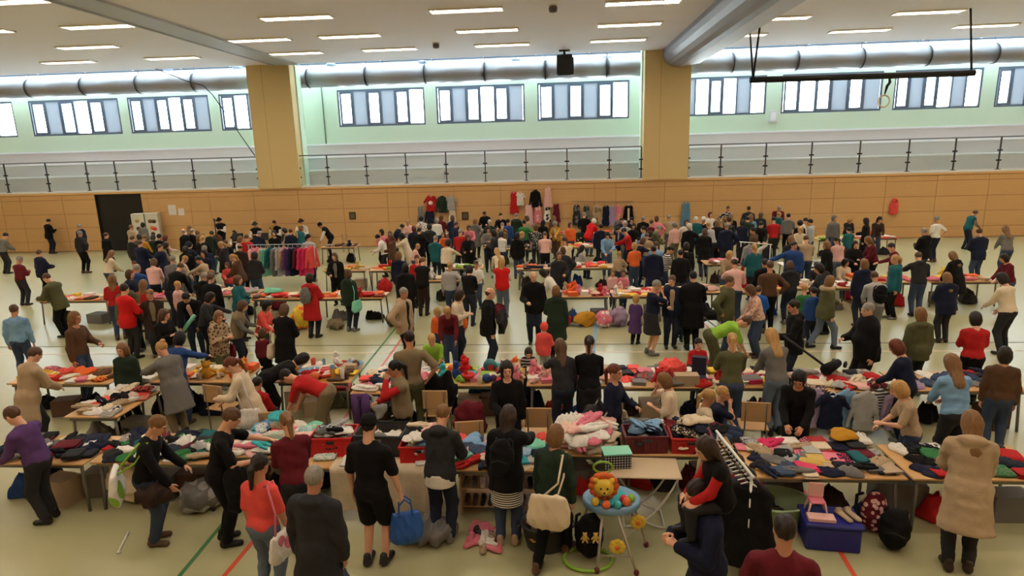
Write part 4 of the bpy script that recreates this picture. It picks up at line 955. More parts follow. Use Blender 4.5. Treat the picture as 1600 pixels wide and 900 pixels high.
FO = [(-8.2, -6.65, 20.9, 21.7, 'table of yellow bottles', 'distant beech table with yellow bottles and boxes', ['yellow', 'gold', 'orange', 'cream', 'beige'], MIX+[('cup', 5)]), (-6.55, -5.0, 20.85, 21.6, 'table by the cream coat', 'distant beech table of green and orange goods by the cream coat', ['orange', 'yellow', 'lime', 'cream', 'red'], MIX),
      (-3.95, -2.6, 21.0, 21.8, 'table of black crates', 'distant table with black crates and a maroon cloth', ['black', 'maroon', 'white', 'lime', 'charcoal'], MIX), (-1.4, .2, 20.75, 21.6, 'table of small black bowls', 'distant beech table of bowls and grey clothes', ['black', 'grey', 'white', 'orange', 'navy'], MIX+[('bowl', 3)]), (.3, 1.95, 20.8, 21.6, 'table of cream cushions', 'distant beech table of cream cushions and bags', WARM, CLO),
      (3.0, 4.6, 20.8, 21.6, 'table of lime toys', 'distant table of lime and purple toys', ['lime', 'white', 'purple', 'yellow', 'pink'], TOY), (7.4, 9.7, 20.6, 21.4, 'table with white paper', 'distant table spread with white paper and cloth', ['white', 'white', 'cream', 'lightgrey'], FOL), (5.0, 6.8, 21.2, 22.0, 'table of pink trays', 'distant table of pink trays beside the clothes rack', ['palepink', 'white', 'brown', 'pink'], MIX),
      (10.7, 12.2, 26.3, 27.1, 'yellow-covered table', 'distant table with yellow cover under the wooden wall', ['yellow', 'lime', 'pink', 'cream'], MIX), (12.4, 14.0, 26.5, 27.3, 'coral-covered table', 'distant table with coral cover under the wooden wall', ['coral', 'orange', 'palepink', 'white'], MIX),
      (-10.4, -8.8, 26.4, 27.2, 'table by the coat-laden chair', 'distant wooden table beside the chair laden with coats', ['beige', 'brown', 'navy', 'grey'], MIX), (-2.6, -.6, 25.2, 26.0, 'table by the green sweater', 'distant table of clothes beside the green sweater', DARK, CLO), (.2, 2.2, 25.4, 26.2, 'table by the red jacket and white hood', 'distant table of clothes by the white hood', WARM, CLO),
      (-6.4, -4.4, 29.4, 30.1, 'table below the red hung tee', 'distant table against the wall below the red tee', DARK, CLO), (-1.6, .4, 29.4, 30.1, 'table below the pink hung dress', 'distant table against the wall below a pink dress', BABY, CLO), (1.6, 4.0, 29.4, 30.1, 'table below the patterned hung tops', 'distant table against the wall below patterned tops', WARM, CLO)]
for i, (x0, x1, y0, y1, ph, lb_, pal, mx) in enumerate(TH+FO):
    cov = {'yellow-covered table': cloth('yellow'), 'coral-covered table': cloth('coral'), 'table with white paper': cloth('white')}.get(ph)
    T = table(x0, x1, y0, y1, ph, lb_, top=cov); heap(T, 19 if i < len(TH) else 13, pal, mx, 60+i, sc=1.1, layers=.22)

rb = random.Random(3)
for i, T in enumerate(TABLES):               # bags and bundles stored below the tables
    if i in (3, 4): continue
    n = 4 if i < 20 else 2
    for k in range(n):
        a, b, h = rb.uniform(.16, .30), rb.uniform(.14, .22), rb.uniform(.25, .5); x = T['x0']+(k+.5)*(T['x1']-T['x0'])/n+rb.uniform(-.1, .1); y = rb.uniform(T['y0']+.28, T['y1']-.22)
        if rb.random() < .65: put('bundle', x, y, 0, rb.uniform(0, 6), (a, b, h), rb.choice(['black', 'charcoal', 'navy', 'maroon', 'darkbrown', 'grey', 'olive', 'blue', 'black', 'red']), 'under the '+T['phrase'], group='bundles under the '+T['phrase'])
        else: put('box', x, y, 0, rb.uniform(-.3, .3), (a, b, h*.8), rb.choice(['beige', 'brown', 'khaki', 'grey']), 'x', name='cardboard_box', label='cardboard box stored under the '+T['phrase'], group='boxes under the '+T['phrase'])

# ------------------------------------------------------------------ hung clothes
def _coat(f, L, slv, wd):
    f.cap((-.12, 0, -.03), (.12, 0, -.03), .04, .04, .03); f.cap((0, 0, -.08), (0, 0, -L), wd*.8, wd, .04, ((0, 1, 0), 3.2))
    for s in (-1, 1):
        if slv: f.cap((s*.15, 0, -.05), (s*(.24 if slv > .3 else .27), 0, -.05-slv), .05, .045, .03)
    f.ell((0, .05, .02), (.07, .09, .055), op='sub'); f.cut((0, 0, -L), (0, 0, -1)); f.wob(.010, 30, int(L*100)).crease(.022, 9, int(L*100))
HUNG = dict(coat=sdf_mesh('hung_coat', (-.36, -.1, -.9), (.36, .1, .06), .02, lambda f: _coat(f, .85, .55, .21)), sweater=sdf_mesh('hung_sweater', (-.36, -.1, -.68), (.36, .1, .06), .02, lambda f: _coat(f, .62, .5, .19)),
            tee=sdf_mesh('hung_tee', (-.38, -.1, -.66), (.38, .1, .06), .02, lambda f: _coat(f, .60, .17, .2)), dress=sdf_mesh('hung_dress', (-.36, -.12, -1.05), (.36, .12, .06), .02, lambda f: _coat(f, 1.0, 0, .22)))
HANG = MB().tube([(-.17, 0, -.03), (0, 0, .06), (.17, 0, -.03)], .008, 6).tube([(0, 0, .06), (0, 0, .10), (.02, 0, .13), (0, 0, .15)], .006, 6).mesh('hanger')
def hung(kind, loc, rz, sc, m, label, group=None):
    o = empty('hung_'+kind, loc, rz, label, 'garment', group); o.scale = (sc,)*3
    link({'coat': 'coat_body', 'sweater': 'sweater_body', 'tee': 'tee_body', 'dress': 'dress_body'}[kind], HUNG[kind], o, m); link('hanger', HANG, o, M_white); return o
WC = [(673, 307, 'tee', 'red', None, 1.25, 'red short-sleeved tee with round white emblem hung on the wooden wall'), (690, 309, 'sweater', 'darkgreen', None, 1.2, 'dark green sweater hung beside the red tee'), (704, 308, 'tee', 'lightgrey', None, 1.1, 'light grey tee hung beside the dark green sweater'),
      (657, 324, 'dress', 'black', ('white', 'plaid'), .9, 'black and white checked dress hung below the red tee'), (671, 330, 'sweater', 'navy', None, 1.0, 'navy sweater hung below the red tee'), (706, 326, 'dress', 'cream', None, .95, 'cream dress hung below the light grey tee'),
      (803, 302, 'dress', 'red', None, 1.0, 'red dress hung beside the black sweater'), (812, 302, 'tee', 'white', None, 1.0, 'white tee hung between the red dress and black sweater'), (836, 300, 'sweater', 'black', None, 1.2, 'black sweater hung high on the wooden wall'), (856, 294, 'dress', 'palepink', None, .95, 'pale pink dress hung beside the black sweater'),
      (826, 321, 'dress', 'pink', ('white', 'stripe'), 1.0, 'pink striped dress hung below the black sweater'), (840, 321, 'dress', 'palepink', ('pink', 'print'), .9, 'pale pink patterned dress hung below the black sweater'), (855, 322, 'dress', 'charcoal', ('white', 'print'), .8, 'charcoal patterned dress hung beside the maroon dirndl'), (869, 320, 'dress', 'maroon', None, .9, 'maroon dirndl dress hung below the pale pink dress'),
      (901, 322, 'dress', 'grey', ('charcoal', 'print'), .95, 'grey patterned dress first on the wall rail'), (916, 322, 'dress', 'darkgreen', ('grey', 'print'), .95, 'dark green patterned dress on the wall rail'), (933, 323, 'coat', 'khaki', ('beige', 'print'), 1.05, 'khaki patterned coat on the wall rail'), (947, 323, 'dress', 'navy', None, .95, 'navy dress on the wall rail beside lilac'), (957, 323, 'dress', 'lilac', None, .95, 'lilac dress on the wall rail'), (967, 323, 'dress', 'pink', None, .9, 'pink dress on the wall rail beside the black cardigan'), (982, 322, 'coat', 'black', None, 1.0, 'black cardigan with cream front on the wall rail'),
      (1072, 318, 'dress', 'lightblue', ('teal', 'stripe'), 1.1, 'blue striped dress hung alone on the wooden wall')]
for px, py, k, c, pt, sc, lb_ in WC:
    q = on_y(px, py, WY-.14); o = hung(k, (q[0], WY-.14, q[2]), 0, sc, cloth(c, pt[0], pt[1], 5) if pt else cloth(c), lb_)
    MB().tube([(0, 0, .15), (0, .16/sc, .16)], .008, 6).build('hook', M_steel, o)
    if 'emblem' in lb_: MB().lathe([(.09, 0), (.09, .006)], 16, axis='y', c=(0, -.085, -.26)).build('emblem', cloth('white'), o)
    if 'cream front' in lb_: MB().box(-.045, .045, -.09, -.05, -.7, -.1, .01).build('front_panel', cloth('cream'), o)
q0, q1 = on_y(893, 318, WY-.14), on_y(990, 318, WY-.14); o = empty('wall_rail', (q0[0], WY-.14, q0[2]+.1), 0, 'thin steel rail on the wall holding patterned clothes', 'rail'); MB().tube([(0, 0, 0), (q1[0]-q0[0], 0, q1[2]-q0[2])], .015, 6).build('rod', M_steel, o)

RACKS = []
def rack(p0, p1, z, cols, kind, label, phrase, sc=1.0, low=None, frame=None):
    p0 = np.array(p0[:2], float); p1 = np.array(p1[:2], float); d = p1-p0; L = np.linalg.norm(d); an = math.atan2(d[1], d[0]); m = frame or metal('silver')
    RACKS.extend(p0+d*t_ for t_ in np.linspace(0, 1, 6))
    r = empty('clothes_rack', (p0[0], p0[1], 0), an, label, 'clothes rack')
    MB().tube([(-.05, 0, z), (L+.05, 0, z)], .016, 8).build('rail', m, r)
    if low: MB().tube([(0, 0, low), (L, 0, low)], .014, 8).build('lower_rail', m, r)
    for x in (0, L):
        MB().tube([(x, 0, z), (x, 0, .05)], .014, 8).build('upright', m, r); MB().tube([(x, -.25, .03), (x, .25, .03)], .016, 8).build('foot', m, r)
    n = len(cols)
    for i, c in enumerate(cols):
        t = (i+.7)/(n+.4); p = p0+d*t; zz = z
        c1, pt = (c.split('/')+[None])[:2]
        hung(kind[i % len(kind)], (p[0], p[1], zz-.155*sc), an+math.pi/2+random.Random(i).uniform(-.45, .3)-.35, sc, cloth(c1, 'beige', pt, 14) if pt else cloth(c1), '%s%s %s hanging on the %s' % (word(c1), ' patterned' if pt else '', kind[i % len(kind)], phrase), 'garments on the '+phrase)
za = 1.55; a0, a1 = on_z(388, 383, za), on_z(490, 381, za)
rack(a0, a1, za, ['palepink', 'pink', 'palepink/print', 'mint', 'teal', 'grey', 'lightgrey', 'pink/print', 'purple', 'navy', 'maroon', 'hotpink', 'hotpink', 'coral'], ['coat', 'sweater', 'coat'], 'silver clothes rack of pink and teal coats before the band', 'silver rack before the band', sc=1.15)
a0, a1 = on_z(1158, 378, 1.6), on_z(1204, 382, 1.6)
rack(a0, a1, 1.6, ['black', 'lightgrey', 'lilac', 'green', 'white', 'charcoal'], ['sweater'], 'white two-level clothes rack beside the pale pink shirt', 'two-level rack', sc=.9, low=1.0, frame=M_white)
for i, c in enumerate(('red', 'brightred', 'maroon', 'pink', 'maroon')):
    t = (i+.6)/5.5; p = a0+(a1-a0)*t; hung('sweater', (p[0], p[1], 1.0-.14), 1.3, .9, cloth(c), '%s top hanging on the lower rail of the two-level rack' % word(c), 'tops on the lower rail')
rack((1.90, 7.10), (2.0, 6.1), 1.32, ['charcoal/print', 'black', 'brown', 'grey/print', 'navy', 'darkbrown', 'charcoal', 'khaki', 'grey', 'maroon', 'charcoal', 'black'], ['coat'], 'low white clothes rack packed with dark coats', 'low rack of dark coats', sc=1.12, frame=M_white)

# ------------------------------------------------------------------ chairs
M_seat = woodmat('chair_ply', (190, 150, 102), scale=(2, 12, 12), var=.06)
_cm = dict(seat=MB().box(-.21, .21, -.2, .2, .43, .455, .01).mesh('seat'), back=MB().box(-.21, .21, .19, .215, .58, .90, .01).mesh('backrest'), leg=MB().tube([(0, 0, .43), (0, 0, 0)], .013, 8).mesh('leg'), post=MB().tube([(0, 0, 0), (0, .02, .46)], .012, 8).mesh('back_post'))
def chair(x, y, rz, label):
    o = empty('stacking_chair', (x, y, 0), rz, label, 'chair', 'plywood stacking chairs'); link('seat', _cm['seat'], o, M_seat); link('backrest', _cm['back'], o, M_seat)
    for sx in (-1, 1):
        for sy in (-1, 1): link('leg', _cm['leg'], o, M_leg, loc=(sx*.18, sy*.17, 0))
        link('back_post', _cm['post'], o, M_leg, loc=(sx*.15, .2, .43))
    return o
def chair_at(px, py, rz, label):              # pixel of the top of the backrest
    q = on_z(px, py, .9); c, s = math.cos(rz), math.sin(rz); return chair(q[0]+s*.2, q[1]-c*.2, rz, label)
chair_at(331, 602, 2.9, 'plywood chair beside the cream cardigan'); chair_at(425, 643, 3.3, 'plywood chair behind the baby-clothes table')
chair_at(840, 637, 3.14, 'plywood chair with tall bare backrest behind the shoe-rack table'); chair_at(1182, 628, 3.0, 'plywood chair beside the black bobbed seller'); chair_at(538, 366, 2.6, 'plywood chair near the band'); chair_at(560, 352, 3.5, 'plywood chair laden with dark coats near the band')
c3 = on_z(686, 596, .9); chair(c3[0], c3[1]-.2, 3.14, 'plywood chair with a black printed jacket over it'); c4 = on_z(735, 640, .9); chair(c4[0], c4[1]-.2, 3.3, 'plywood chair with a red jacket thrown over it')

def drape(name, loc, rz, size, c, label, cat='garment', seed=1, z0=0, pat=None, c2=None):
    f = Field((-size[0]-.05, -size[1]-.05, -.05), (size[0]+.05, size[1]+.05, size[2]+.05), max(.018, max(size)/18))
    f.ell((0, 0, size[2]*.5), np.array(size)*np.array([1, 1, .55]), .03).wob(.035, 13, seed).crease(.05, 8, seed).crease(.03, 16, seed+7); V, Q = f.nets(); V[:, 2] = np.maximum(V[:, 2], 0)
    o = link(name, np_mesh(name, V, Q), None, cloth(c, c2, pat, 6) if pat else cloth(c)); o.location = loc; o.rotation_euler = (0, 0, rz); return tag(o, label, cat)
drape('black_jacket', (c3[0], c3[1]-.02, .45), 0, (.33, .14, .62), 'black', 'black printed jacket hanging over a chair back', seed=3)
drape('red_jacket', (c4[0], c4[1]-.05, .46), 0, (.27, .18, .6), 'maroon', 'dark red jacket thrown over a chair behind the crates', seed=5)
q = on_z(562, 352, .9); drape('coat_heap', (q[0], q[1], .46), 0, (.5, .25, .85), 'charcoal', 'dark coats heaped over a chair near the band', seed=8)
# ------------------------------------------------------------------ single goods around the tables
def crate(x, y, z, rz, size, c, label, slots=True, nm='plastic_crate'):
    a, b, h = size[0]/2, size[1]/2, size[2]; w = .012
    o = empty(nm, (x, y, z), rz, label, 'crate')
    B = MB().box(-a, a, -b, b, 0, w).box(-a, a, -b, -b+w, w, h).box(-a, a, b-w, b, w, h).box(-a, -a+w, -b+w, b-w, w, h).box(a-w, a, -b+w, b-w, w, h); B.build('tub', plastic(c), o)
    r = MB().box(-a-.015, a+.015, -b-.015, -b+w, h-.03, h, .004).box(-a-.015, a+.015, b-w, b+.015, h-.03, h, .004).box(-a-.015, -a+w, -b+w, b-w, h-.03, h, .004).box(a-w, a+.015, -b+w, b-w, h-.03, h, .004); r.build('rim', plastic(c), o)
    if slots:
        for k in range(5): MB().box(-a+.06+k*(2*a-.12)/5, -a+.09+k*(2*a-.12)/5, -b-.008, -b, .04, h-.06, .003).build('rib', plastic(c), o)
        MB().box(-.06, .06, -b-.012, -b, h-.09, h-.05, .004).build('handle', plastic('charcoal' if c != 'charcoal' else 'grey'), o)
    T = dict(x0=x-a+.03, x1=x+a-.03, y0=y-b+.03, y1=y+b-.03, h=z+w, phrase=label); return T
c = crate(-3.08, 7.72, .742, .06, (.56, .42, .27), 'brightred', 'bright red plastic crate of clothes beside the baby clothes'); heap(c, 24, ['white', 'navy', 'black', 'lightgrey', 'white'], [('lump', 1)], 41, where='in the red crate beside the baby clothes', layers=.40, sc=.85)
c = crate(-2.42, 7.76, .742, -.05, (.64, .46, .30), 'charcoal', 'dark grey plastic crate between two red crates'); heap(c, 21, ['white', 'grey', 'cream', 'olive', 'yellow'], [('lump', 1)], 42, where='in the dark grey crate', layers=.40, sc=.85)
c = crate(-1.83, 7.55, .742, .05, (.52, .40, .24), 'brightred', 'bright red plastic crate beside the charcoal hoodie'); heap(c, 23, ['white', 'cream', 'palepink', 'charcoal', 'lightblue'], [('lump', 1)], 43, where='in the red crate by the charcoal hoodie', layers=.40, sc=.85)
c = crate(1.14, 7.86, .742, .04, (.55, .38, .25), 'maroon', 'dark red shopping basket behind the folding table', nm='shopping_basket'); heap(c, 22, ['navy', 'lightgrey', 'charcoal', 'lightblue'], [('lump', 1)], 44, where='in the dark red shopping basket', layers=.40, sc=.85)
c = crate(1.74, 7.86, .742, -.04, (.52, .38, .22), 'red', 'red plastic crate next to the shopping basket'); heap(c, 22, ['navy', 'darkdenim', 'charcoal', 'cream'], [('lump', 1)], 45, where='in the red crate next to the basket', layers=.40, sc=.85)

# cloth hanging down the front of the crate table
V = []; n = 40; x0, x1 = -2.98, -1.5
for y_ in (0, 1):
    for k in range(9):
        z = .748-.60*max(0, (k-1))/7; 
        for i in range(n+1):
            x = x0+(x1-x0)*i/n; w = .018*math.sin(x*21)+.012*math.sin(x*47+1); dy = (0 if k > 0 else .25)
            V.append((x, 7.205+dy-.012-(.015+w)*max(0, k-1)/7+(.006 if y_ else 0), z+(.004 if y_ and k == 0 else 0)))
N = 9*(n+1); Fc = []
for k in range(8):
    for i in range(n): a = k*(n+1)+i; Fc += [(a, a+n+1, a+n+2, a+1), (N+a, N+a+1, N+a+n+2, N+a+n+1)]
tag(link('table_cloth', np_mesh('table_cloth', V, Fc), None, cloth('cream')), 'cream cloth hanging from the edge of the crate table', 'tablecloth')

def _bag(f):
    f.cap((-.11, 0, .13), (.11, 0, .13), .12, .12, .03, ((0, 1, 0), 1.5)).cap((-.12, 0, .30), (.12, 0, .30), .09, .09, .10, ((0, 1, 0), 1.9)); f.cut((0, 0, .012), (0, 0, -1)).cut((0, 0, .37), (0, 0, 1)).crease(.018, 14, 5)
BAGM = sdf_mesh('bag_body', (-.26, -.15, 0), (.26, .15, .4), .018, _bag)
HANDLE = MB().tube([(-.09, -.05, .34), (-.08, -.05, .47), (0, -.04, .53), (.08, -.05, .47), (.09, -.05, .34)], .011, 6).tube([(-.09, .05, .34), (-.08, .04, .47), (0, .03, .53), (.08, .04, .47), (.09, .05, .34)], .011, 6).mesh('handle')
def carrier(loc, rz, sc, c, label, c2=None, pat=None, cat='bag'):
    o = empty('carrier_bag', loc, rz, label, cat); o.scale = sc if hasattr(sc, '__len__') else (sc,)*3
    link('bag_body', BAGM, o, cloth(c, c2, pat, 5) if pat else mat('bag_'+c, c, rough=.45, bump=.3, bscale=14)); link('handle', HANDLE, o, mat('bag_'+c, c, rough=.45)); return o
q = on_z(676, 852, 0); drape('grey_sack', (q[0]-.1, q[1]+.1, 0), .1, (.36, .22, .30), 'grey', 'crumpled grey sack on the floor under the cream cloth', 'sack', 11)
q = on_z(315, 798, 0); drape('grey_plastic_sack', (q[0], q[1]+.05, 0), .4, (.30, .22, .42), 'lightgrey', 'grey mottled plastic sack under the dark-clothes table', 'sack', 12, pat='print', c2='grey')
q = on_z(230, 800, 0); drape('white_sack', (q[0]-.35, q[1]+.3, 0), .1, (.34, .26, .62), 'cream', 'large cream sack standing beside the dark-clothes table', 'sack', 14)
q = on_z(505, 770, 0); drape('black_cover', (q[0], q[1]+.15, 0), 0, (.22, .2, .68), 'black', 'black garment bag standing under the crate table', 'garment bag', 15)

# shoe shelves and shoes
sx0, sx1 = -1.30, -.22
sr = empty('shoe_shelf', ((sx0+sx1)/2, 7.55, 0), 0, 'low wooden shoe shelf standing under the table', 'shelf'); w2 = (sx1-sx0)/2
for z in (.14, .40): MB().box(-w2, w2, -.2, .2, z-.02, z, .004).build('shelf_board', M_seat, sr)
for s in (-1, 1): MB().box(s*w2-.012, s*w2+.012, -.2, .2, 0, .56).build('side_panel', M_seat, sr)
SC_ = ['brown', 'black', 'pink', 'grey', 'white', 'maroon', 'beige', 'navy', 'charcoal', 'red']
for z, ph in ((.14, 'lower board'), (.40, 'upper board')):
    for i in range(10):
        for yy in (7.45,):
            put('shoe', sx0+.07+i*.105, yy, z, 3.14+RN.uniform(-.12, .12), (.85,)*3, SC_[(i//2+(3 if z > .3 else 0)) % 10], 'on the '+ph+' of the shoe shelf')
for i in range(14):
    q = on_z(RN.uniform(722, 792), RN.uniform(832, 862), 0); put('shoe', q[0], q[1], 0, RN.uniform(0, 6.28), (1.0,)*3, RN.choice(['beige', 'pink', 'grey', 'brown', 'palepink', 'charcoal', 'white', 'maroon']), 'on the floor before the shoe shelf')
for i in range(5):
    q = on_z(RN.uniform(735, 775), RN.uniform(826, 848), 0); put('lump', q[0], q[1]+.1, 0, RN.uniform(0, 6), (.13, .1, .06), RN.choice(['palepink', 'pink', 'white']), 'on the floor before the shoe shelf')

def tub(px, py, r, ry, h, c, label, nm='laundry_basket', cat='basket', holes=True):
    q = on_z(px, py, 0); o = empty(nm, (q[0], q[1]+ry, 0), 0, label, cat)
    MB().lathe([(r*.72, 0), (r*.76, .01), (r*.97, h-.02), (r*1.06, h-.01), (r*1.06, h), (r*.94, h), (r*.72, .03), (.02, .025)], 28, sy=ry/r).build('tub', plastic(c), o)
    for s in (-1, 1): MB().tube([(s*r*1.02, -.09, h-.03), (s*(r*1.02+.035), -.06, h-.04), (s*(r*1.02+.035), .06, h-.04), (s*r*1.02, .09, h-.03)], .012, 6).build('handle', plastic(c), o)
    return dict(x0=q[0]-r*.6, x1=q[0]+r*.6, y0=q[1]+ry*.35, y1=q[1]+ry*1.65, h=.03, phrase=label)
T = tub(852, 872, .30, .24, .34, 'charcoal', 'dark grey oval laundry basket of yellow clothes'); heap(T, 14, ['yellow', 'brown', 'beige', 'pink', 'yellow'], [('lump', 1)], 51, where='in the dark grey laundry basket', layers=.36)
T = tub(1222, 838, .40, .30, .34, 'olive', 'pale green oval laundry basket of dark shoes'); MATS['plastic_olive'].node_tree.nodes['Principled BSDF'].inputs['Base Color'].default_value = lin((160, 182, 142))
for i in range(12): put('shoe', T['x0']+RN.uniform(.02, .4), T['y0']+RN.uniform(.05, .32), .04+.07*(i//6), RN.uniform(0, 6.28), (1.05,)*3, RN.choice(['black', 'charcoal', 'darkbrown']), 'in the pale green laundry basket')

# blue lidded box with shoes on it, pink doll chair
q = on_z(1300, 856, 0); bx = empty('storage_box', (q[0], q[1]+.12, 0), -.12, 'royal blue lidded storage box on the floor', 'box'); MATS.pop('x', None)
bm_ = mat('royal_blue', (26, 30, 120), rough=.45)
MB().box(-.30, .30, -.20, .20, 0, .30, .015).build('tub', bm_, bx); MB().box(-.32, .32, -.22, .22, .30, .35, .012).build('lid', bm_, bx)
bq = np.array([q[0], q[1]+.12])
for i, dx in enumerate((.13, .24)): put('shoe', bq[0]+dx, bq[1]-.02+.02*i, .352, 3.14+.3, (1.05, 1.05, .7), 'beige', 'on the royal blue storage box')
put('box', bq[0]-.14, bq[1]-.08, .352, -.12, (.15, .07, .04), 'palepink', 'x', label='flat pale pink box on the royal blue storage box', group='goods on the storage box')
dc = empty('doll_chair', (bq[0]-.14, bq[1]+.07, .35), -.1, 'small pink doll high chair on the royal blue storage box', 'doll chair')
MB().box(-.09, .09, -.07, .07, .14, .17, .01).build('seat', plastic('pink'), dc); MB().box(-.09, .09, .05, .07, .17, .36, .01).build('backrest', plastic('palepink'), dc)
for sx in (-1, 1):
    for sy in (-1, 1): MB().tube([(sx*.08, sy*.06, .15), (sx*.11, sy*.07, 0)], .012, 6).build('leg', plastic('palepink'), dc)
def _bp(f): f.ell((0, 0, .24), (.16, .11, .25), .03).ell((0, -.09, .16), (.12, .07, .13), .03).cut((0, 0, 0), (0, 0, -1)).wob(.01, 24, 2)
BPM = sdf_mesh('pack_body', (-.2, -.2, 0), (.2, .15, .52), .02, _bp)
def pack(loc, rz, sc, c, label, c2=None, pat=None):
    o = empty('backpack', loc, rz, label, 'backpack'); o.scale = (sc,)*3
    link('pack_body', BPM, o, cloth(c, c2, pat, 16) if pat else cloth(c))
    for s in (-1, 1): MB().tube([(s*.08, .09, .44), (s*.10, .16, .38), (s*.11, .15, .20), (s*.10, .09, .08)], .018, 6).build('strap', cloth('charcoal'), o)
    MB().tube([(-.10, -.155, .24), (0, -.175, .28), (.10, -.155, .24)], .007, 6).build('zip', M_dark, o); return o
q = on_z(1368, 835, 0); pack((q[0], q[1]+.1, 0), .3, 1.05, 'palepink', 'pink patterned backpack on the floor beside the blue box', 'maroon', 'print')
q = on_z(1393, 862, 0); pack((q[0]+.05, q[1]+.08, 0), -.5, 1.05, 'black', 'black backpack on the floor beside the patterned one')
q = on_z(925, 888, 0); pack((q[0]-.02, q[1]+.25, 0), .2, 1.1, 'black', 'black bag behind the lion toy with charms on it')
for dx in (-.06, .06): put('plush', q[0]-.02+dx, q[1]+.02, .34, 3.14, (.35,)*3, 'gold', 'x', label='tiny gold plush charm on the black bag', group='charms on the black bag')
b = MB().tube([(.28*math.cos(a), .22*math.sin(a), 0) for a in np.linspace(0, 6.28, 25)[:-1]], .022, 8, close=True).build('green_hoop', plastic('lime')); q = on_z(912, 880, 0); b.location = (q[0]+.05, q[1]+.05, .024); tag(b, 'lime green hoop lying under the lion toy', 'hoop')
b = MB().tube([(0, 0, .012), (.16, -.42, .012)], .012, 8).tube([(.15, -.42, .012), (.19, -.41, .012)], .016, 8).build('white_rod', M_white); q = on_z(201, 832, 0); b.location = q; tag(b, 'short white rod lying on the floor', 'rod')

# lion activity jumper
q = on_z(958, 878, 0); Lq = empty('lion_baby_jumper', (q[0], q[1]+.2, 0), 0, 'lion-faced activity jumper with pale blue tray and flower discs', 'baby toy')
tray = MB().lathe([(.30, 0), (.34, .02), (.34, .09), (.31, .11), (.27, .06), (.17, .05)], 30, (0, .1, .56), sy=.82).build('tray', plastic('lightblue'), Lq)
MB().lathe([(.16, .0), (.19, .04), (.17, .08), (.10, .10)], 24, (0, .1, .60)).build('seat_ring', cloth('aqua'), tray)
def _head(f): f.ell((0, 0, 0), (.115, .075, .11), .02).ell((0, -.07, -.03), (.04, .03, .03), .02).ell((-.09, 0, .09), (.035, .03, .035), .01).ell((.09, 0, .09), (.035, .03, .035), .01)
hd = link('lion_head', sdf_mesh('lion_head', (-.15, -.13, -.13), (.15, .1, .15), .013, _head), Lq, plastic('yellow')); hd.location = (-.10, -.04, .86)
mn = MB()
for k in range(12):
    a = k*math.pi/6; mn.lathe([(.01, -.035), (.045, -.02), (.055, 0), (.045, .02), (.01, .035)], 10, (.128*math.cos(a), .03, .135*math.sin(a)), axis='y')
mo = mn.build('mane', plastic('orange'), hd)
for s in (-1, 1): MB().lathe([(.003, -.008), (.014, 0), (.003, .008)], 10, (s*.038, -.072, .022), axis='y').build('eye', plastic('black'), hd)
MB().lathe([(.003, -.01), (.016, 0), (.003, .008)], 10, (0, -.102, -.012), axis='y').build('nose', plastic('brown'), hd)
MB().tube([(-.03, -.09, -.052), (0, -.095, -.062), (.03, -.09, -.052)], .005, 6).build('mouth', plastic('brown'), hd)
for i, (x, y, cc) in enumerate(((-.20, -.08, 'yellow'), (-.08, -.14, 'orange'), (.05, -.14, 'aqua'), (.16, -.08, 'orange'), (.22, .0, 'lime'), (.13, -.02, 'brightred'))):
    MB().lathe([(.02, 0), (.045, .01), (.05, .04), (.035, .075), (.01, .085)], 12, (x, y+.0, .665)).build('tray_toy', plastic(cc), Lq)
MB().tube([(-.10+.11*math.cos(a), .10, 1.04+.07*math.sin(a)) for a in np.linspace(0, 6.28, 21)[:-1]], .014, 8, close=True).build('hoop', plastic('lime'), Lq); MB().tube([(-.10, .10, .97), (-.10, .12, .62)], .014, 8).build('stalk', plastic('lime'), Lq)
for (p, e) in (((-.12, -.12, .58), (-.20, -.40, .02)), ((.05, -.16, .58), (.24, -.42, .02)), ((.27, .05, .58), (.42, .10, .02)), ((-.27, .12, .58), (-.36, .30, .02)), ((.2, .3, .58), (.34, .5, .02))):
    l_ = MB().tube([p, e], .016, 8).build('leg', mat('leg_grey_plastic', (170, 160, 146), rough=.5), Lq); MB().lathe([(.02, -.02), (.032, -.005), (.03, .03), (.018, .045)], 10, e).build('foot_cap', plastic('maroon'), l_)
MB().tube([(-.17, -.30, .15), (.17, -.30, .15)], .012, 6).tube([(.02, -.30, .28), (.34, .05, .34)], .012, 6).build('cross_bar', mat('leg_grey_plastic', (170, 160, 146)), Lq)
for c_ in ((.03, -.34, .30), (.30, -.04, .42)):
    fl_ = MB(); 
    for k in range(8): a = k*math.pi/4; fl_.lathe([(.01, -.02), (.035, -.012), (.04, 0), (.035, .012), (.01, .02)], 8, (c_[0]+.058*math.cos(a), c_[1], c_[2]+.058*math.sin(a)), axis='y')
    fo = fl_.lathe([(.01, -.02), (.06, -.014), (.06, .014), (.01, .02)], 14, c_, axis='y').build('flower_disc', plastic('yellow'), Lq); MB().lathe([(.004, -.012), (.026, -.008), (.026, .012), (.004, .016)], 12, (c_[0], c_[1]-.022, c_[2]), axis='y').build('flower_centre', plastic('orange'), fo)

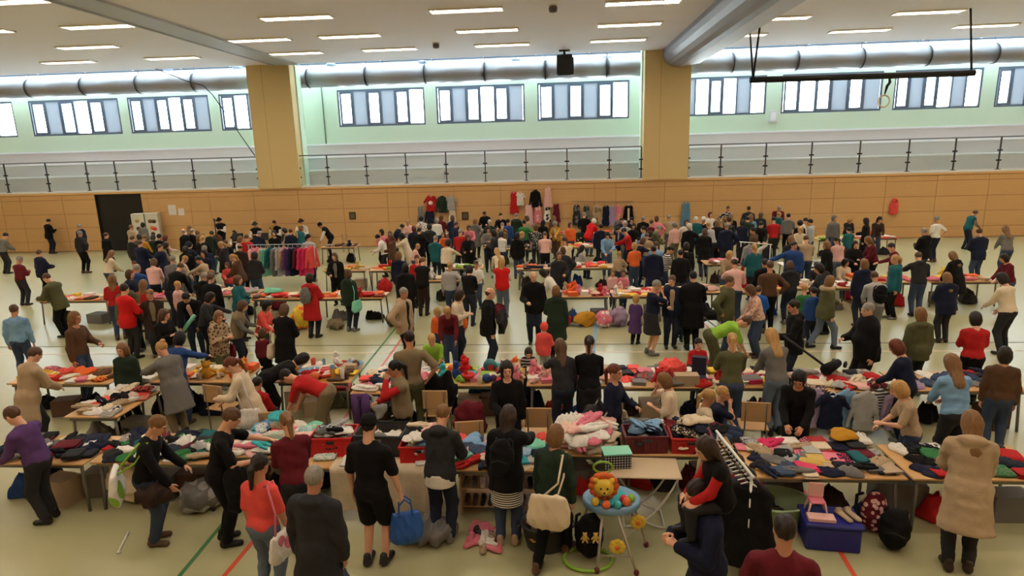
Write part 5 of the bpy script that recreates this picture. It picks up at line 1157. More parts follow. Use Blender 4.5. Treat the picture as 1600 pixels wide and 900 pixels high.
# folding table with curved crossing legs, and the striped box on it
ft = empty('folding_table', (1.06, 7.32, 0), -.03, 'pale folding table on curved white crossing legs', 'table')
MB().box(-.44, .44, -.26, .26, .715, .74, .01).build('tabletop', mat('pale_top', (196, 176, 146), rough=.4), ft)
for yy in (-.20, .20):
    for s in (-1, 1): MB().tube([(s*.40*math.cos(t)**.8 if t < 1.57 else 0, yy, .71) if False else (s*(.40-.72*(t/1.4)**1.3*.9), yy, .71-.69*math.sin(min(1.57, t*1.12))**1.15) for t in np.linspace(0, 1.4, 12)], .014, 8).build('leg', M_white, ft)
MB().tube([(-.25, -.2, .02), (-.25, .2, .02)], .012, 6).tube([(.25, -.2, .02), (.25, .2, .02)], .012, 6).build('cross_bar', M_white, ft)
TABLES.append(dict(x0=.62, x1=1.5, y0=7.05, y1=7.6, h=.74, phrase='folding table'))
sb = empty('striped_box', (.72, 7.36, .742), .12, 'black and white checked box with green rim on the folding table', 'box')
MB().box(-.17, .17, -.11, .11, 0, .19, .006).build('carton', cloth('black', 'white', 'plaid', 9), sb); MB().box(-.18, .18, -.12, .12, .19, .21, .004).build('rim', plastic('mint'), sb)
put('box', .28, 7.72, .742+.10, .1, (.17, .13, .10), 'white', 'x', label='white cardboard box beside the fluffy clothes', group='boxes on the plush-heap table')

# second row goods
q = on_z(767, 585, .74); b = put('ball', -1.25, 10.75, .742, 0, (.13, .13, .26), 'teal', 'x', label='large teal ball on the game-box table', group='balls on the game-box table')
q = on_z(750, 648, 0); carrier((q[0], q[1]+.25, 0), .1, 1.15, 'brightblue', 'bright blue plastic bag on the floor under the game-box table')
o = drape('orange_coat', (1.95, 10.45, .742), .3, (.27, .2, .34), 'coral', 'bright orange-red coat heaped on the table', 'coat', 21)
put('box', 2.15, 10.15, .742, 0, (.20, .10, .19), 'beige', 'x', label='wooden box in front of the orange-red coat', group='boxes by the orange coat')
o = put('box', 2.45, 10.55, .742, -.3, (.12, .06, .36), 'navy', 'x', label='navy patterned boot box beside the orange-red coat', group='boxes by the orange coat')
carrier((2.80, 10.25, .742), 0, .62, 'red', 'small red bag standing on the pink-box table'); put('box', 3.3, 10.25, .742, .2, (.12, .09, .07), 'hotpink', 'x', label='hot pink box on the pink-box table', group='boxes on the pink-box table')
for i, (c_, k) in enumerate((('lilac', 'sweater'), ('navy', 'tee'), ('lightblue', 'sweater'), ('lightgrey', 'sweater'), ('charcoal', 'sweater'), ('lilac', 'sweater'))):
    hung(k, (4.12+i*.25, 9.80-.09*(i%2), .73), .1*(-1)**i, .95, cloth(c_, 'white', 'stripe', 6) if i == 4 else cloth(c_), '%s shirt hanging from the edge of the shirt table' % word(c_), 'shirts hung along the shirt table')
pb = empty('purple_trousers', (-3.45, 9.70, .60), 0, 'purple trousers hanging over the edge of the white-laundry table', 'trousers')
MB().tube([(0, 0, .12), (.02, -.03, -.1), (.03, -.04, -.50)], [.07, .08, .06], 10).build('leg', cloth('purple'), pb); MB().tube([(.19, 0, .12), (.18, -.03, -.1), (.19, -.04, -.48)], [.07, .08, .06], 10).build('leg', cloth('purple'), pb); MB().box(-.06, .26, -.05, .04, .02, .15, .03).build('waist', cloth('purple'), pb)
drape('grey_sweater', (-3.0, 9.70, .18), 0, (.22, .05, .58), 'lightgrey', 'light grey sweater hanging down from the white-laundry table', seed=31)
q = on_z(505, 632, 0); b = empty('red_suitcase', (q[0]+.1, q[1]+.45, 0), 0, 'red case on the floor below the toy table', 'case'); MB().box(-.3, .3, -.17, .17, 0, .26, .03).build('shell', plastic('red'), b); MB().tube([(-.08, 0, .25), (-.08, 0, .3), (.08, 0, .3), (.08, 0, .25)], .012, 6).build('handle', M_dark, b)
b = MB().tube([(-.5, 0, .11), (-.46, 0, .11), (.46, 0, .11), (.5, 0, .11)], [.07, .11, .11, .07], 14).build('rolled_mat', cloth('olive')); b.location = (q[0]+.05, q[1]+.12, 0); tag(b, 'rolled olive mat on the floor below the toy table', 'mat')
put('bowl', -4.25, 10.5, .742, 0, (.17, .14, .10), 'coral', 'x', label='coral red dish on the toy table by the red shirt', group='dishes on the toy table'); 
put('lump', -4.1, 8.25, .98, .3, (.17, .14, .10), 'aqua', 'x', label='bright aqua crumpled garment topping the baby clothes', group='garments topping the baby clothes')
put('lump', 3.78, 8.0, .86, .1, (.20, .15, .10), 'mustard', 'x', label='mustard cushion at the rear of the folded clothes', group='cushions behind the folded clothes'); put('lump', 4.0, 7.98, .79, .5, (.15, .11, .14), 'white', 'x', label='white fluffy garment behind the mustard cushion', group='cushions behind the folded clothes')
# folded stroller on the shirt table
st = empty('folded_stroller', (4.55, 10.35, .95), .75, 'black folded stroller lying on the shirt table, long handle up', 'stroller')
MB().tube([(-.1, 0, 0), (.35, 0, .02)], [.10, .07], 8).build('folded_seat', cloth('black'), st); MB().tube([(.0, 0, .0), (-.15, .75, .45)], .022, 8).build('handle', M_dark, st)
for s in (-1, 1): MB().lathe([(.02, -.015), (.06, -.012), (.06, .012), (.02, .015)], 14, (.40, s*.10, .0), axis='y').build('wheel', plastic('black'), st)
def stroller(px, py, rz, label, c='black', at=None):
    q = on_z(px, py, 0) if at is None else at; o = empty('stroller', (q[0], q[1]+.2, 0), rz, label, 'stroller')
    f = Field((-.3, -.45, .3), (.3, .4, 1.0), .03); f.cap((0, -.25, .5), (0, .05, .48), .2, .2, .05, ((0, 0, 1), 1.6)).cap((0, .1, .5), (0, .26, .85), .2, .19, .05, ((0, 1, 0), 1.5)); f.wob(.015, 20, 3); V, Q = f.nets(); link('seat', np_mesh('seat', V, Q), o, cloth(c))
    for s in (-1, 1):
        MB().tube([(s*.25, -.42, .12), (s*.25, .12, .52), (s*.25, .42, 1.02)], .014, 8).build('frame', M_leg, o); MB().tube([(s*.25, .36, .13), (s*.25, .02, .48)], .014, 8).build('rear_strut', M_leg, o)
        for y in (-.42, .38): MB().lathe([(.02, -.02), (.11, -.016), (.115, 0), (.11, .016), (.02, .02)], 16, (s*.27, y, .116), axis='x').build('wheel', plastic('black'), o)
    MB().tube([(-.25, .42, 1.02), (.25, .42, 1.02)], .018, 8).build('handle', cloth('black'), o)
stroller(1108, 524, 1.2, 'black stroller standing beside the tall person in black')
# goods on the floor below far tables
for i, (px, py, sz, c_, t_) in enumerate(((880, 512, (.22, .2, .34), 'red', 'red bag on the floor below the pale toy table'), (915, 512, (.30, .24, .36), 'mustard', 'mustard soft toy on the floor below the pale toy table'), (945, 514, (.22, .18, .45), 'white', 'white printed bag on the floor below the pink goods'), (968, 512, (.26, .2, .5), 'lilac', 'lilac cloth hanging below the pink goods'), (995, 515, (.2, .16, .25), 'charcoal', 'charcoal bag below the pink goods'),
    (466, 518, (.30, .24, .62), 'orange', 'crumpled orange patterned bag beside the red coat'), (600, 462, (.28, .22, .5), 'red', 'red bag on the floor beside the black coat'), (612, 512, (.22, .2, .4), 'olive', 'olive backpack standing beside the beige jacket'), (430, 485, (.4, .25, .45), 'maroon', 'dark red cloth under the table of orange trays'), (780, 500, (.24, .2, .4), 'maroon', 'dark red bag behind the black jacket'), (1330, 470, (.3, .2, .5), 'hotpink', 'hot pink bag beside the fur-hooded jacket'), (520, 515, (.35, .2, .22), 'khaki', 'low khaki cart folded on the floor'))):
    q = on_z(px, py, 0); drape('floor_bag', (q[0], q[1]+sz[1], 0), .2*i, sz, c_, t_, 'bag', 70+i, pat='print' if 'pattern' in t_ or 'printed' in t_ else None, c2='yellow' if 'orange' in t_ else 'pink')
put('lump', -8.3, 17.2, .84, .2, (.24, .16, .16), 'mint', 'x', label='mint green cushion on the table of orange trays', group='cushions on the tray table')
for x_ in (-8.0, -7.5, -5.4): put('bowl', x_, 16.95, .742, 0, (.24, .16, .10), 'brightred', 'x', label='shallow bright red tray on a far beech table', group='red trays on far tables')
# white display cabinet by the dark door, band instruments
q = on_z(228, 365, .0); cq = on_y(228, 340, 30.7); cz = float(on_y(228, 333, 30.7)[2]); o = empty('display_cabinet', (cq[0], 30.7, 0), .3, 'white display cabinet with food pictures beside the dark doorway', 'cabinet')
MB().box(-.62, .62, -.25, .25, 0, cz, .02).build('body', mat('cabinet_white', (206, 204, 190), rough=.4), o); MB().box(-.02, .02, -.262, -.25, 0, cz).build('seam', M_dark, o)
for i, (x, z, c_) in enumerate(((-.34, cz-.35, 'gold'), (-.34, cz-.75, 'brown'), (-.2, cz-.6, 'white'), (.25, cz-.4, 'lightbrown'), (.42, cz-.42, 'brown'), (.3, cz-.75, 'orange'), (.43, cz-.8, 'coral'), (.3, cz-1.05, 'brown'))): MB().lathe([(.1, 0), (.1, .006)], 14, (x, -.262, z), axis='y').build('picture', paper(c_), o)
def horn(q, rz, label):
    o = empty('brass_horn', (q[0], q[1], q[2]), rz, label, 'instrument'); m = metal('gold')
    MB().tube([(.16*math.cos(a)*(1-.02*k), 0, .16*math.sin(a)) for k, a in enumerate(np.linspace(-1.5, 7.5, 30))], [.02+.001*k for k in range(30)], 8, cap=True).build('tubing', m, o)
    MB().lathe([(.03, 0), (.05, .15), (.09, .27), (.20, .36), (.19, .36), (.08, .26), (.02, .1)], 16, (.1, 0, .1)).build('bell', m, o)
q = on_y(336, 350, 28.0); db = empty('double_bass', (q[0], 28.0, 0), .3, 'brown double bass played by the musician in black hat', 'instrument')
f = Field((-.36, -.16, .1), (.36, .16, 1.25), .03); f.ell((0, 0, .45), (.33, .12, .33), .05).ell((0, 0, .95), (.25, .11, .25), .08); V, Q = f.nets(); link('body', np_mesh('body', V, Q), db, mat('bass_wood', (74, 40, 20), rough=.3))
MB().tube([(0, -.08, 1.1), (0, -.04, 1.8)], .03, 8).build('neck', mat('bass_neck', (30, 22, 18), rough=.4), db); MB().lathe([(.02, 0), (.05, .04), (.055, .1), (.03, .16), (.01, .18)], 10, (0, -.04, 1.78)).build('scroll', mat('bass_wood', (74, 40, 20)), db); MB().tube([(0, 0, .13), (0, 0, 0)], .012, 6).build('spike', M_steel, db)
for px, py in ((372, 372), (410, 372), (448, 374)):
    q = on_z(px, py, 1.1); o = empty('music_stand', (q[0], min(q[1], 27.2), 0), 0, 'black music stand before the seated band', 'music stand', 'music stands of the band')
    MB().add([(-.26, 0, 1.0), (.26, 0, 1.0), (.26, .12, 1.32), (-.26, .12, 1.32), (-.26, .015, .995), (.26, .015, .995), (.26, .135, 1.315), (-.26, .135, 1.315)], [(0,1,2,3), (7,6,5,4), (0,4,5,1), (1,5,6,2), (2,6,7,3), (3,7,4,0)]).build('desk', M_dark, o); MB().tube([(0, .05, 1.05), (0, .05, .15)], .014, 8).build('pole', M_dark, o)
    for k in range(3): MB().tube([(0, .05, .3), (.28*math.cos(k*2.09+1.57), .05+.28*math.sin(k*2.09+1.57), 0)], .01, 6).build('foot', M_dark, o)
# ------------------------------------------------------------------ the crowd: head-top pixel, height, heading (0 = towards the wooden wall, 180 = towards the viewer), pose
CROWD = '''
223 347 165f 0 stand|jacket:grey|trousers:black|bob:darkhair
205 351 168 20 stand|jacket:beige|trousers:charcoal|short:lightbrown
285 357 172 280 stand|jacket:black|trousers:black|bald:greyhair
300 357 170 10 stand|jacket:black|trousers:charcoal|short:greyhair
308 359 160f 330 stand|long:brown|jeans:denim|bob:lightbrown
341 341 176 170 hold|vest:black:white|trousers:black|hat:black:darkhair
316 363 135f 170 stand|long:cream|jeans:denim|long:blond
332 361 180 10 table|jacket:darkgreen:black:plaid|trousers:teal|short:darkhair|w1.12
365 360 165f 170 play|vest:black:white|trousers:black|bob:darkhair
207 368 170 10 stand|hoodie:charcoal|jeans:darkdenim|short:brown
217 365 165f 340 stand|jacket:brown|jeans:denim|bob:darkbrown
227 367 170f 5 table|long:mustard|jeans:darkdenim|short:lightbrown
240 367 162f 350 table|jacket:darkgreen|trousers:black|bob:darkhair
249 365 176 5 stand|jacket:black|jeans:darkdenim|short:darkhair
259 367 166f 40 stand|long:palepink|jeans:denim|bob:redbrown
262 379 168f 60 table|coat:khaki|trousers:charcoal|bob:darkhair
296 377 172 20 stand|jacket:navy|trousers:black|hood:charcoal
292 400 165f 20 lean|long:cream|jeans:grey|short:blond
318 383 172 300 stand|jacket:navy|jeans:darkdenim|short:greyhair
375 380 174 5 stand|coat:darkbrown|trousers:black|bald:darkhair
354 410 120f 160 stand|jacket:coral|jeans:denim|bob:redbrown
214 412 176 5 stand|puffer:blue|jeans:denim|short:greyhair
285 411 178 8 lean|long:black|jeans:darkdenim|short:brown|w1.1
333 422 165f 30 table|vest:charcoal:white|jeans:darkdenim|bob:lightbrown
278 439 140 85 stand|long:palepink|jeans:denim|short:blond
208 408 115 200 stand|long:coral|jeans:denim|short:redbrown
397 347 172 175 play|vest:black:white|trousers:black|hat:darkgreen:darkhair:white
427 344 176 180 play|vest:black:white|trousers:black|short:darkhair
469 342 176 175 play|shirt:white|trousers:black|hat:darkbrown:darkhair
497 349 176 250 lean|vest:black:white|trousers:navy|hat:black:darkhair:white
454 357 168 5 stand|jacket:navy|jeans:denim|short:redbrown
482 365 180 8 stand|shirt:lightgrey|jeans:darkdenim|short:darkhair
522 395 166f 175 stand|jacket:black:grey|trousers:black|bob:brown
545 420 168f 20 stand|jacket:darkgreen|jeans:darkdenim|bob:brown|tote:mint:r
484 426 170f 10 stand|coat:red|jeans:darkdenim|bob:darkhair|pack:grey
595 358 165f 200 stand|long:pink|trousers:black|bob:darkhair
587 367 168 260 table|shirt:white|trousers:charcoal|short:darkhair
609 361 165f 180 stand|vest:maroon:white|trousers:black|bob:brown
631 351 172 80 lean|jacket:navy|jeans:darkdenim|short:darkhair
625 364 170f 275 reachl|coat:cream|trousers:grey|bob:blackhair
646 352 174 330 stand|jacket:navy|trousers:black|bob:redbrown
658 338 168f 5 stand|jacket:charcoal:white:print|trousers:black|hood:charcoal
671 350 180 10 stand|puffer:charcoal|trousers:black|hood:charcoal|w1.1
682 340 166f 350 stand|long:white|jeans:denim|bob:greyhair
690 335 165f 20 stand|long:maroon|jeans:denim|long:redbrown
713 346 178 85 stand|jacket:navy|jeans:darkdenim|short:brown
732 352 166f 180 table|long:pink|jeans:denim|long:brown
743 341 174f 8 stand|coat:grey|trousers:charcoal|long:lightbrown
756 331 176 190 table|jacket:black|trousers:black|short:darkhair
765 343 172 0 stand|jacket:darkgreen|trousers:black|short:whitehair
782 333 174 180 stand|long:black|jeans:denim|short:darkhair
794 342 168 20 stand|long:blue|jeans:denim|short:darkhair
785 348 165f 0 table|long:beige:brown:print|trousers:grey|short:greyhair
730 367 168f 180 table|coat:black|trousers:black|bob:brown
702 373 170f 20 reachr|long:cream|jeans:black|bob:darkhair
655 381 130f 60 table|long:palepink|jeans:denim|short:blond
692 363 125f 180 stand|long:orange|jeans:denim|bob:lightbrown
633 411 172f 350 stand|coat:black|trousers:black|bob:blackhair
662 402 172f 5 table|vest:black:white|trousers:darkbrown|short:lightbrown
703 408 165 0 stand|long:lightgrey|jeans:denim|short:blond
735 414 168f 10 table|long:black|jeans:darkdenim|bob:blackhair
743 407 145 190 stand|tee:white|jeans:denim|short:brown
784 402 172f 5 stand|vest:brightred:white|jeans:paledenim|long:blond
775 388 160f 340 lean|long:cream|jeans:denim|long:blond
807 333 172 20 stand|jacket:darkgreen|trousers:black|short:greyhair
819 343 176 0 stand|long:green|jeans:darkdenim|short:darkhair
837 350 162f 350 stand|blouse:lightgrey:charcoal:print|trousers:charcoal|bob:brown
849 343 170f 20 stand|jacket:black|trousers:black|long:blackhair
866 347 165f 200 table|cardigan:mustard:cream|trousers:brown|curly:greyhair
891 347 168f 170 stand|long:orange|jeans:denim|bob:brown
906 355 125 180 stand|jacket:darkgreen|jeans:denim|short:darkhair
930 343 172 40 lean|jacket:brightred|jeans:denim|hood:white
962 355 174 280 lean|jacket:navy|jeans:darkdenim|short:darkhair
977 345 168 180 stand|jacket:lightgrey|trousers:grey|hood:lightgrey
988 340 168f 170 table|long:black|trousers:black|bob:darkhair
881 369 172f 335 sway|tee:cream|jeans:denim|pony:brown
912 383 168f 60 sittable|long:lightgrey|jeans:darkdenim|long:blackhair
967 392 125f 0 stand|long:beige|jeans:denim|short:blond
958 421 110f 180 stand|long:palepink|jeans:denim|bob:lightbrown
974 421 112f 180 stand|tee:pink|jeans:denim|bob:brown
833 424 180 178 stand|jacket:black|jeans:darkdenim|bald:greyhair|w1.06
843 421 165f 285 lean|long:white|jeans:denim|bob:darkhair
991 378 160f 350 stand|long:orange|jeans:denim|bob:blond
1026 337 170f 5 stand|long:pink|jeans:denim|bob:brown
1019 343 166f 60 stand|long:maroon|jeans:denim|short:brown
1045 335 172 0 stand|long:beige|trousers:grey|short:greyhair
1054 347 168 340 stand|shirt:palepink|trousers:khaki|curly:greyhair
1017 360 160f 60 stand|long:navy|jeans:denim|bob:darkhair
1007 371 168f 60 reachr|tee:navy|trousers:navy|bob:brown
1077 349 172 0 stand|jacket:black|trousers:black|curly:whitehair
1087 338 174 350 stand|jacket:teal|jeans:denim|short:whitehair
1100 339 168f 170 stand|long:black|trousers:black|beanie:white
1110 331 166f 180 stand|blouse:white|trousers:grey|bob:redbrown
1105 347 174f 320 reachl|long:lightgrey|jeans:darkdenim|short:blond
1121 343 174f 0 stand|jacket:black|trousers:black|bob:lightbrown
1138 322 178 180 stand|shirt:white:navy:print|jeans:denim|short:brown
1139 340 170f 0 stand|shirt:grey:black:print|trousers:black|beanie:brown
1170 322 180 10 stand|jacket:charcoal|trousers:black|short:blackhair
1168 337 180 0 stand|jacket:darkgreen|trousers:black|short:darkhair|w1.1
1189 331 168f 20 stand|jacket:charcoal|jeans:denim|long:brown
1190 347 174 185 table|jacket:black|trousers:black|short:darkhair
1052 385 168f 80 table|shirt:black:white:stripe|jeans:denim|pony:darkhair
1143 393 166f 160 table|long:beige|jeans:denim|bob:blond
1147 405 176 5 table|shirt:palepink|jeans:denim|short:darkbrown
1051 430 174 180 stand|jacket:navy:beige|jeans:darkdenim|short:brown
1030 438 174 80 phone|tee:navy|skirt:charcoal|short:greyhair|belly
1083 423 184 0 stand|coat:black|trousers:black|short:blackhair|w1.12
1142 431 180 130 stand|jacket:olive|jeans:denim|short:brown
1063 459 115f 180 stand|long:brown|jeans:denim|bob:blond
1218 323 172 190 lean|long:maroon|trousers:charcoal|short:greyhair
1232 333 172 10 stand|hoodie:grey|trousers:black|short:blackhair
1250 344 160f 5 stand|long:black|jeans:denim|curly:blackhair
1251 355 166f 200 table|long:cream|jeans:denim|long:blond
1265 342 174 280 stand|hoodie:lightgrey|jeans:denim|short:darkhair
1305 337 172 170 stand|hoodie:grey|jeans:denim|hood:grey
1330 340 170f 180 table|long:charcoal|jeans:denim|bob:blond
1352 340 172f 300 stand|coat:black|trousers:black|long:darkhair
1376 339 172f 185 table|long:darkbrown|jeans:denim|long:darkhair
1326 355 135 350 stand|jacket:teal|jeans:brown|short:darkhair
1241 377 180 200 side|hoodie:blue|jeans:darkdenim|short:darkhair
1259 368 174 10 table|long:beige|jeans:denim|short:brown
1305 370 170f 350 table|shirt:palepink|jeans:paledenim|pony:darkbrown
1390 380 172 280 reachl|shirt:maroon|trousers:navy|short:darkhair
1323 405 162f 180 sittable|long:cream|jeans:denim|bob:darkhair
1276 410 130 190 stand|long:charcoal|jeans:denim|short:darkhair
1203 407 182 0 stand|long:brown|trousers:black|short:brown
1300 430 172f 85 walk|jacket:olive|jeans:paledenim|long:lightbrown|fur
1365 424 172 5 table|shirt:lightgrey|trousers:grey|short:brown|pack:black
1257 444 130 5 stand|tee:green|jeans:denim|short:blond
1271 448 130 350 stand|jacket:blue|jeans:darkdenim|short:darkhair
195 443 182 20 stand|jacket:brightred|trousers:charcoal|short:darkhair
233 452 165f 150 stand|cardigan:darkbrown:khaki|trousers:charcoal|short:lightbrown
288 460 176 165 lean|jacket:black:palepink|jeans:darkdenim|short:darkhair
333 457 168f 80 table|long:charcoal|trousers:black|bob:darkhair
258 483 166f 110 hold|long:black|jeans:denim|long:brown
344 486 166f 110 hold|jacket:brown:beige:print|trousers:olive|bob:lightbrown|tote:maroon:l
384 470 168f 80 table|vest:khaki:grey|jeans:darkdenim|bob:brown
284 517 170f 10 reachr|long:blue|jeans:denim|bob:blackhair
248 534 170f 300 table|coat:grey|trousers:khaki|bun:blond
422 470 160f 95 table|long:coral|trousers:darkgreen|bob:blackhair
446 474 170f 10 hold|coat:black|trousers:charcoal|bob:brown|tote:cream:l
410 512 115f 0 stand|long:maroon|trousers:black|bob:brown
496 545 168f 60 bend|long:black|trousers:black|bob:blackhair
632 449 178 110 stand|jacket:beige:black|trousers:black|short:greyhair
682 480 118f 190 stand|long:orange|jeans:denim|bob:blond
698 482 160f 175 lean|long:maroon|jeans:denim|short:blond
722 453 170f 100 hold|long:cream|jeans:darkdenim|bob:darkbrown
717 475 105 200 stand|long:orange|jeans:denim|short:brown
768 449 182 85 bag|jacket:black|jeans:darkdenim|bald:redbrown|w1.05
639 515 180 350 stand|tee:khaki|trousers:olive|short:darkhair
673 524 135 180 table|tee:lime|jeans:denim|short:blond
869 445 170f 5 stand|coat:darkgreen|trousers:black|bob:lightbrown
851 503 112f 20 stand|jacket:coral|jeans:lightgrey|hood:coral
826 546 122f 175 table|shirt:black:lightgrey:stripe|jeans:denim|bob:darkbrown
874 528 170f 350 reachl|long:charcoal|jeans:darkdenim|long:brown
921 524 174f 5 table|long:black|shorts:charcoal|pony:darkhair
995 459 118f 30 stand|dress:purple|trousers:black|bob:blond
1167 446 168f 270 table|long:beige:palepink:print|jeans:denim|bob:brown
1186 446 130 20 stand|puffer:brightblue|jeans:denim|short:brown
1174 499 178 85 bend|tee:lime|trousers:olive|short:brown
1092 529 125 170 stand|shirt:red|jeans:denim|short:darkhair
1144 520 172f 10 table|tee:olive|jeans:denim|pony:blond
1201 512 172f 345 table|long:grey|jeans:paledenim|long:blond
1239 468 178 275 stand|jacket:black|jeans:darkdenim|short:darkhair
1355 473 182 265 stand|jacket:black|trousers:black|short:greyhair|w1.25|belly
1394 530 166f 320 table|long:navy|trousers:black|bob:redbrown
352 560 168f 260 table|cardigan:cream:purple|jeans:denim|pony:redbrown|tote:white:l
403 588 135 10 sit|jacket:red|jeans:denim|short:darkhair
437 583 174 275 bend|tee:red|trousers:khaki|short:darkhair
613 563 170f 245 face|vest:khaki:red|trousers:black|pony:blackhair
792 564 172f 170 stand|long:black|trousers:black|long:darkhair
962 569 170f 120 chat|long:navy|trousers:black|pony:redbrown|tote:cream:l
1034 588 165f 280 phone|blouse:cream|trousers:charcoal|bob:lightbrown
1112 607 145f 85 sit|long:cream|jeans:denim|pony:blond
1132 604 150 110 chin|tee:navy|jeans:denim|short:blond
1248 583 168f 205 table|long:black|trousers:black|bob:blackhair
1402 600 172f 285 table|tee:beige|jeans:denim|bob:blond
254 650 170 75 table|long:black|jeans:denim|short:lightbrown|tote:lime:b:print|shbrown
370 638 178 65 table|tee:black|trousers:black|short:brown
407 707 164f 12 bag|tee:coral|jeans:paledenim|pony:darkhair|tote:pink:r:print
445 643 172f 325 table|long:maroon|trousers:charcoal|pony:lightbrown
492 726 178 10 wide|coat:charcoal|jeans:denim|short:greyhair
577 646 182 8 bag|tee:black|shorts:black|cap:black:darkhair
694 631 172f 8 table|hoodie:charcoal|trousers:darkdenim|short:lightbrown|under:white::.13
796 631 172f 8 reachr|jacket:black|jeans:denim|long:darkbrown|pack:black|under:black:stripe:.36|shbeige
871 661 168f 25 stepbag|long:darkgreen|trousers:black|bob:lightbrown|tote:cream:b
1082 752 178 262 hold|jacket:navy|jeans:charcoal|short:darkhair
1228 802 182 15 stand|tee:maroon|jeans:denim|short:darkhair
'''
SIDES = []
rs = random.Random(5)
_tops = [('jacket', 'black'), ('jacket', 'navy'), ('long', 'grey'), ('hoodie', 'charcoal'), ('coat', 'black'), ('long', 'maroon'), ('puffer', 'navy'), ('long', 'cream'), ('jacket', 'olive'), ('tee', 'red'), ('shirt', 'lightblue'), ('long', 'brown'), ('coat', 'beige'), ('jacket', 'darkgreen'), ('long', 'purple'), ('tee', 'white'), ('vest', 'teal', 'grey')]
_hairs = [('short', 'darkhair'), ('bob', 'brown'), ('long', 'lightbrown'), ('short', 'greyhair'), ('pony', 'blond'), ('bob', 'darkhair'), ('short', 'brown')]
_i = 0
for (pxs, rowsy) in (((20, 70, 120, 165), (345, 366, 395, 432, 480, 545, 640)), ((1430, 1475, 1525, 1572), (336, 360, 392, 430, 480, 545, 640))):
    for ri, py in enumerate(rowsy):
        for k, p in enumerate(pxs):
            if (ri >= 3 and (k+ri) % 2) or (ri == 6 and (p > 100 and p < 1500)) or (ri < 3 and (k*2+ri) % 3 == 0): continue
            t = _tops[_i % len(_tops)]; h = _hairs[(_i*3+ri) % len(_hairs)]
            SIDES.append('%d %d %d%s %d %s|%s|%s|%s' % (p+rs.randint(-12, 12), py+rs.randint(-7, 7), rs.randint(163, 182), 'f' if h[0] != 'short' else '', rs.choice((0, 10, 340, 180, 90, 270, 20)), rs.choice(('stand', 'table', 'table', 'stand', 'hold')),
                ':'.join(t), rs.choice(('jeans:darkdenim', 'trousers:black', 'jeans:denim', 'trousers:charcoal')), ':'.join(h))); _i += 1
GARM = dict(tee='short-sleeved tee', long='sweater', shirt='shirt', hoodie='hoodie', jacket='jacket', puffer='puffer jacket', coat='coat', vest='quilted vest', cardigan='open cardigan', dress='dress', blouse='blouse')
PTXT = dict(stand='standing', table='busy with the goods', lean='leaning forward', bend='bending low', hold='holding something', face='with a hand at the mouth', phone='looking at a phone', walk='striding', reachr='reaching out', reachl='reaching out', hips='standing', cross='arms folded', sit='seated', sittable='seated', crouch='crouching', up='arm raised', chat='standing', play='seated playing music', chin='seated, chin in hand', strap='standing', bag='carrying a bag', wide='legs apart', sway='stooping', side='arm stretched out', sides='arm stretched out', stepbag='stepping')
PEOPLE = []
for ln in [l for l in CROWD.strip().split('\n')]+SIDES:
    a, tp, bt, hr_, *ex = ln.split('|'); px, py, hh, fc, ps = a.split(); fem = hh.endswith('f'); hh = int(hh.rstrip('f'))/100
    J = skeleton(hh, ps, fem, var=len(PEOPLE)); k = J['top'][2]/hh; off = J['top'][:2]/hh
    w = on_z(float(px), float(py), J['top'][2])
    PEOPLE.append(dict(var=len(PEOPLE), px=float(px), py=float(py), h=hh, h0=hh, k=k, off=off, face=math.radians(float(fc)), pose=ps, top=tp.split(':'), bot=bt.split(':'), hair=hr_.split(':'), ex=ex, fem=fem, spec=ln))
def locate(P):                                # ground point whose figure of height h shows its head at the pixel
    w = on_z(P['px'], P['py'], P['k']*P['h']); o = P['off']*P['h']; a = P['face']
    P['x'] = w[0]-(o[0]*math.cos(a)+o[1]*math.sin(a)); P['y'] = w[1]-(-o[0]*math.sin(a)+o[1]*math.cos(a))
def inside(P, T, m=.16): return T['x0']-m < P['x'] < T['x1']+m and T['y0']-m < P['y'] < T['y1']+m
for P in PEOPLE:
    locate(P)
    for _ in range(40):
        if P['y'] > 30.75: P['h'] *= 1.006; locate(P)
        else: break
def shift(P, dy):                             # slide along the line of sight; the height follows
    h = P['h']; P['h'] = h*(1-dy*.01); locate(P)
    if not (.90 < P['h']/P['h0'] < 1.12 or dy == 0): P['h'] = h; locate(P); return False
    return True
for it in range(60):
    for i, P in enumerate(PEOPLE):
        for T in TABLES:
            if inside(P, T):
                mid = (T['y0']+T['y1'])/2
                d = 1 if (P['y'] > mid) else -1
                if P['face'] > 1.8 and P['face'] < 4.5: d = 1
                if P['face'] < .8 or P['face'] > 5.5: d = -1
                if P['pose'] in ('bend',): continue
                if not shift(P, d): shift(P, -d)
        for Q_ in PEOPLE[:i]:
            dx, dy = P['x']-Q_['x'], P['y']-Q_['y']
            if dx*dx+dy*dy < .40**2:
                s_ = .6 if dy >= 0 else -.6; shift(P, s_); shift(Q_, -s_)
PEOPLE = [P for P in PEOPLE if XL+.7 < P['x'] < XR-.7]
for P in PEOPLE:                              # whoever is still in a table steps straight to its nearer long side
    for T in TABLES:
        if inside(P, T, .12):
            y0, y1 = T['y0']-.17, T['y1']+.17; P['y'] = y1 if abs(P['y']-y1) < abs(P['y']-y0) else y0
for _ in range(6):                           # nobody stands in anybody else
    for i, P in enumerate(PEOPLE):
        for Q_ in PEOPLE[:i]:
            dx, dy = P['x']-Q_['x'], P['y']-Q_['y']; dd = math.hypot(dx, dy)
            if dd < .40: m_ = (.40-dd)*.5*(1 if dx >= 0 else -1); P['x'] += m_; Q_['x'] -= m_
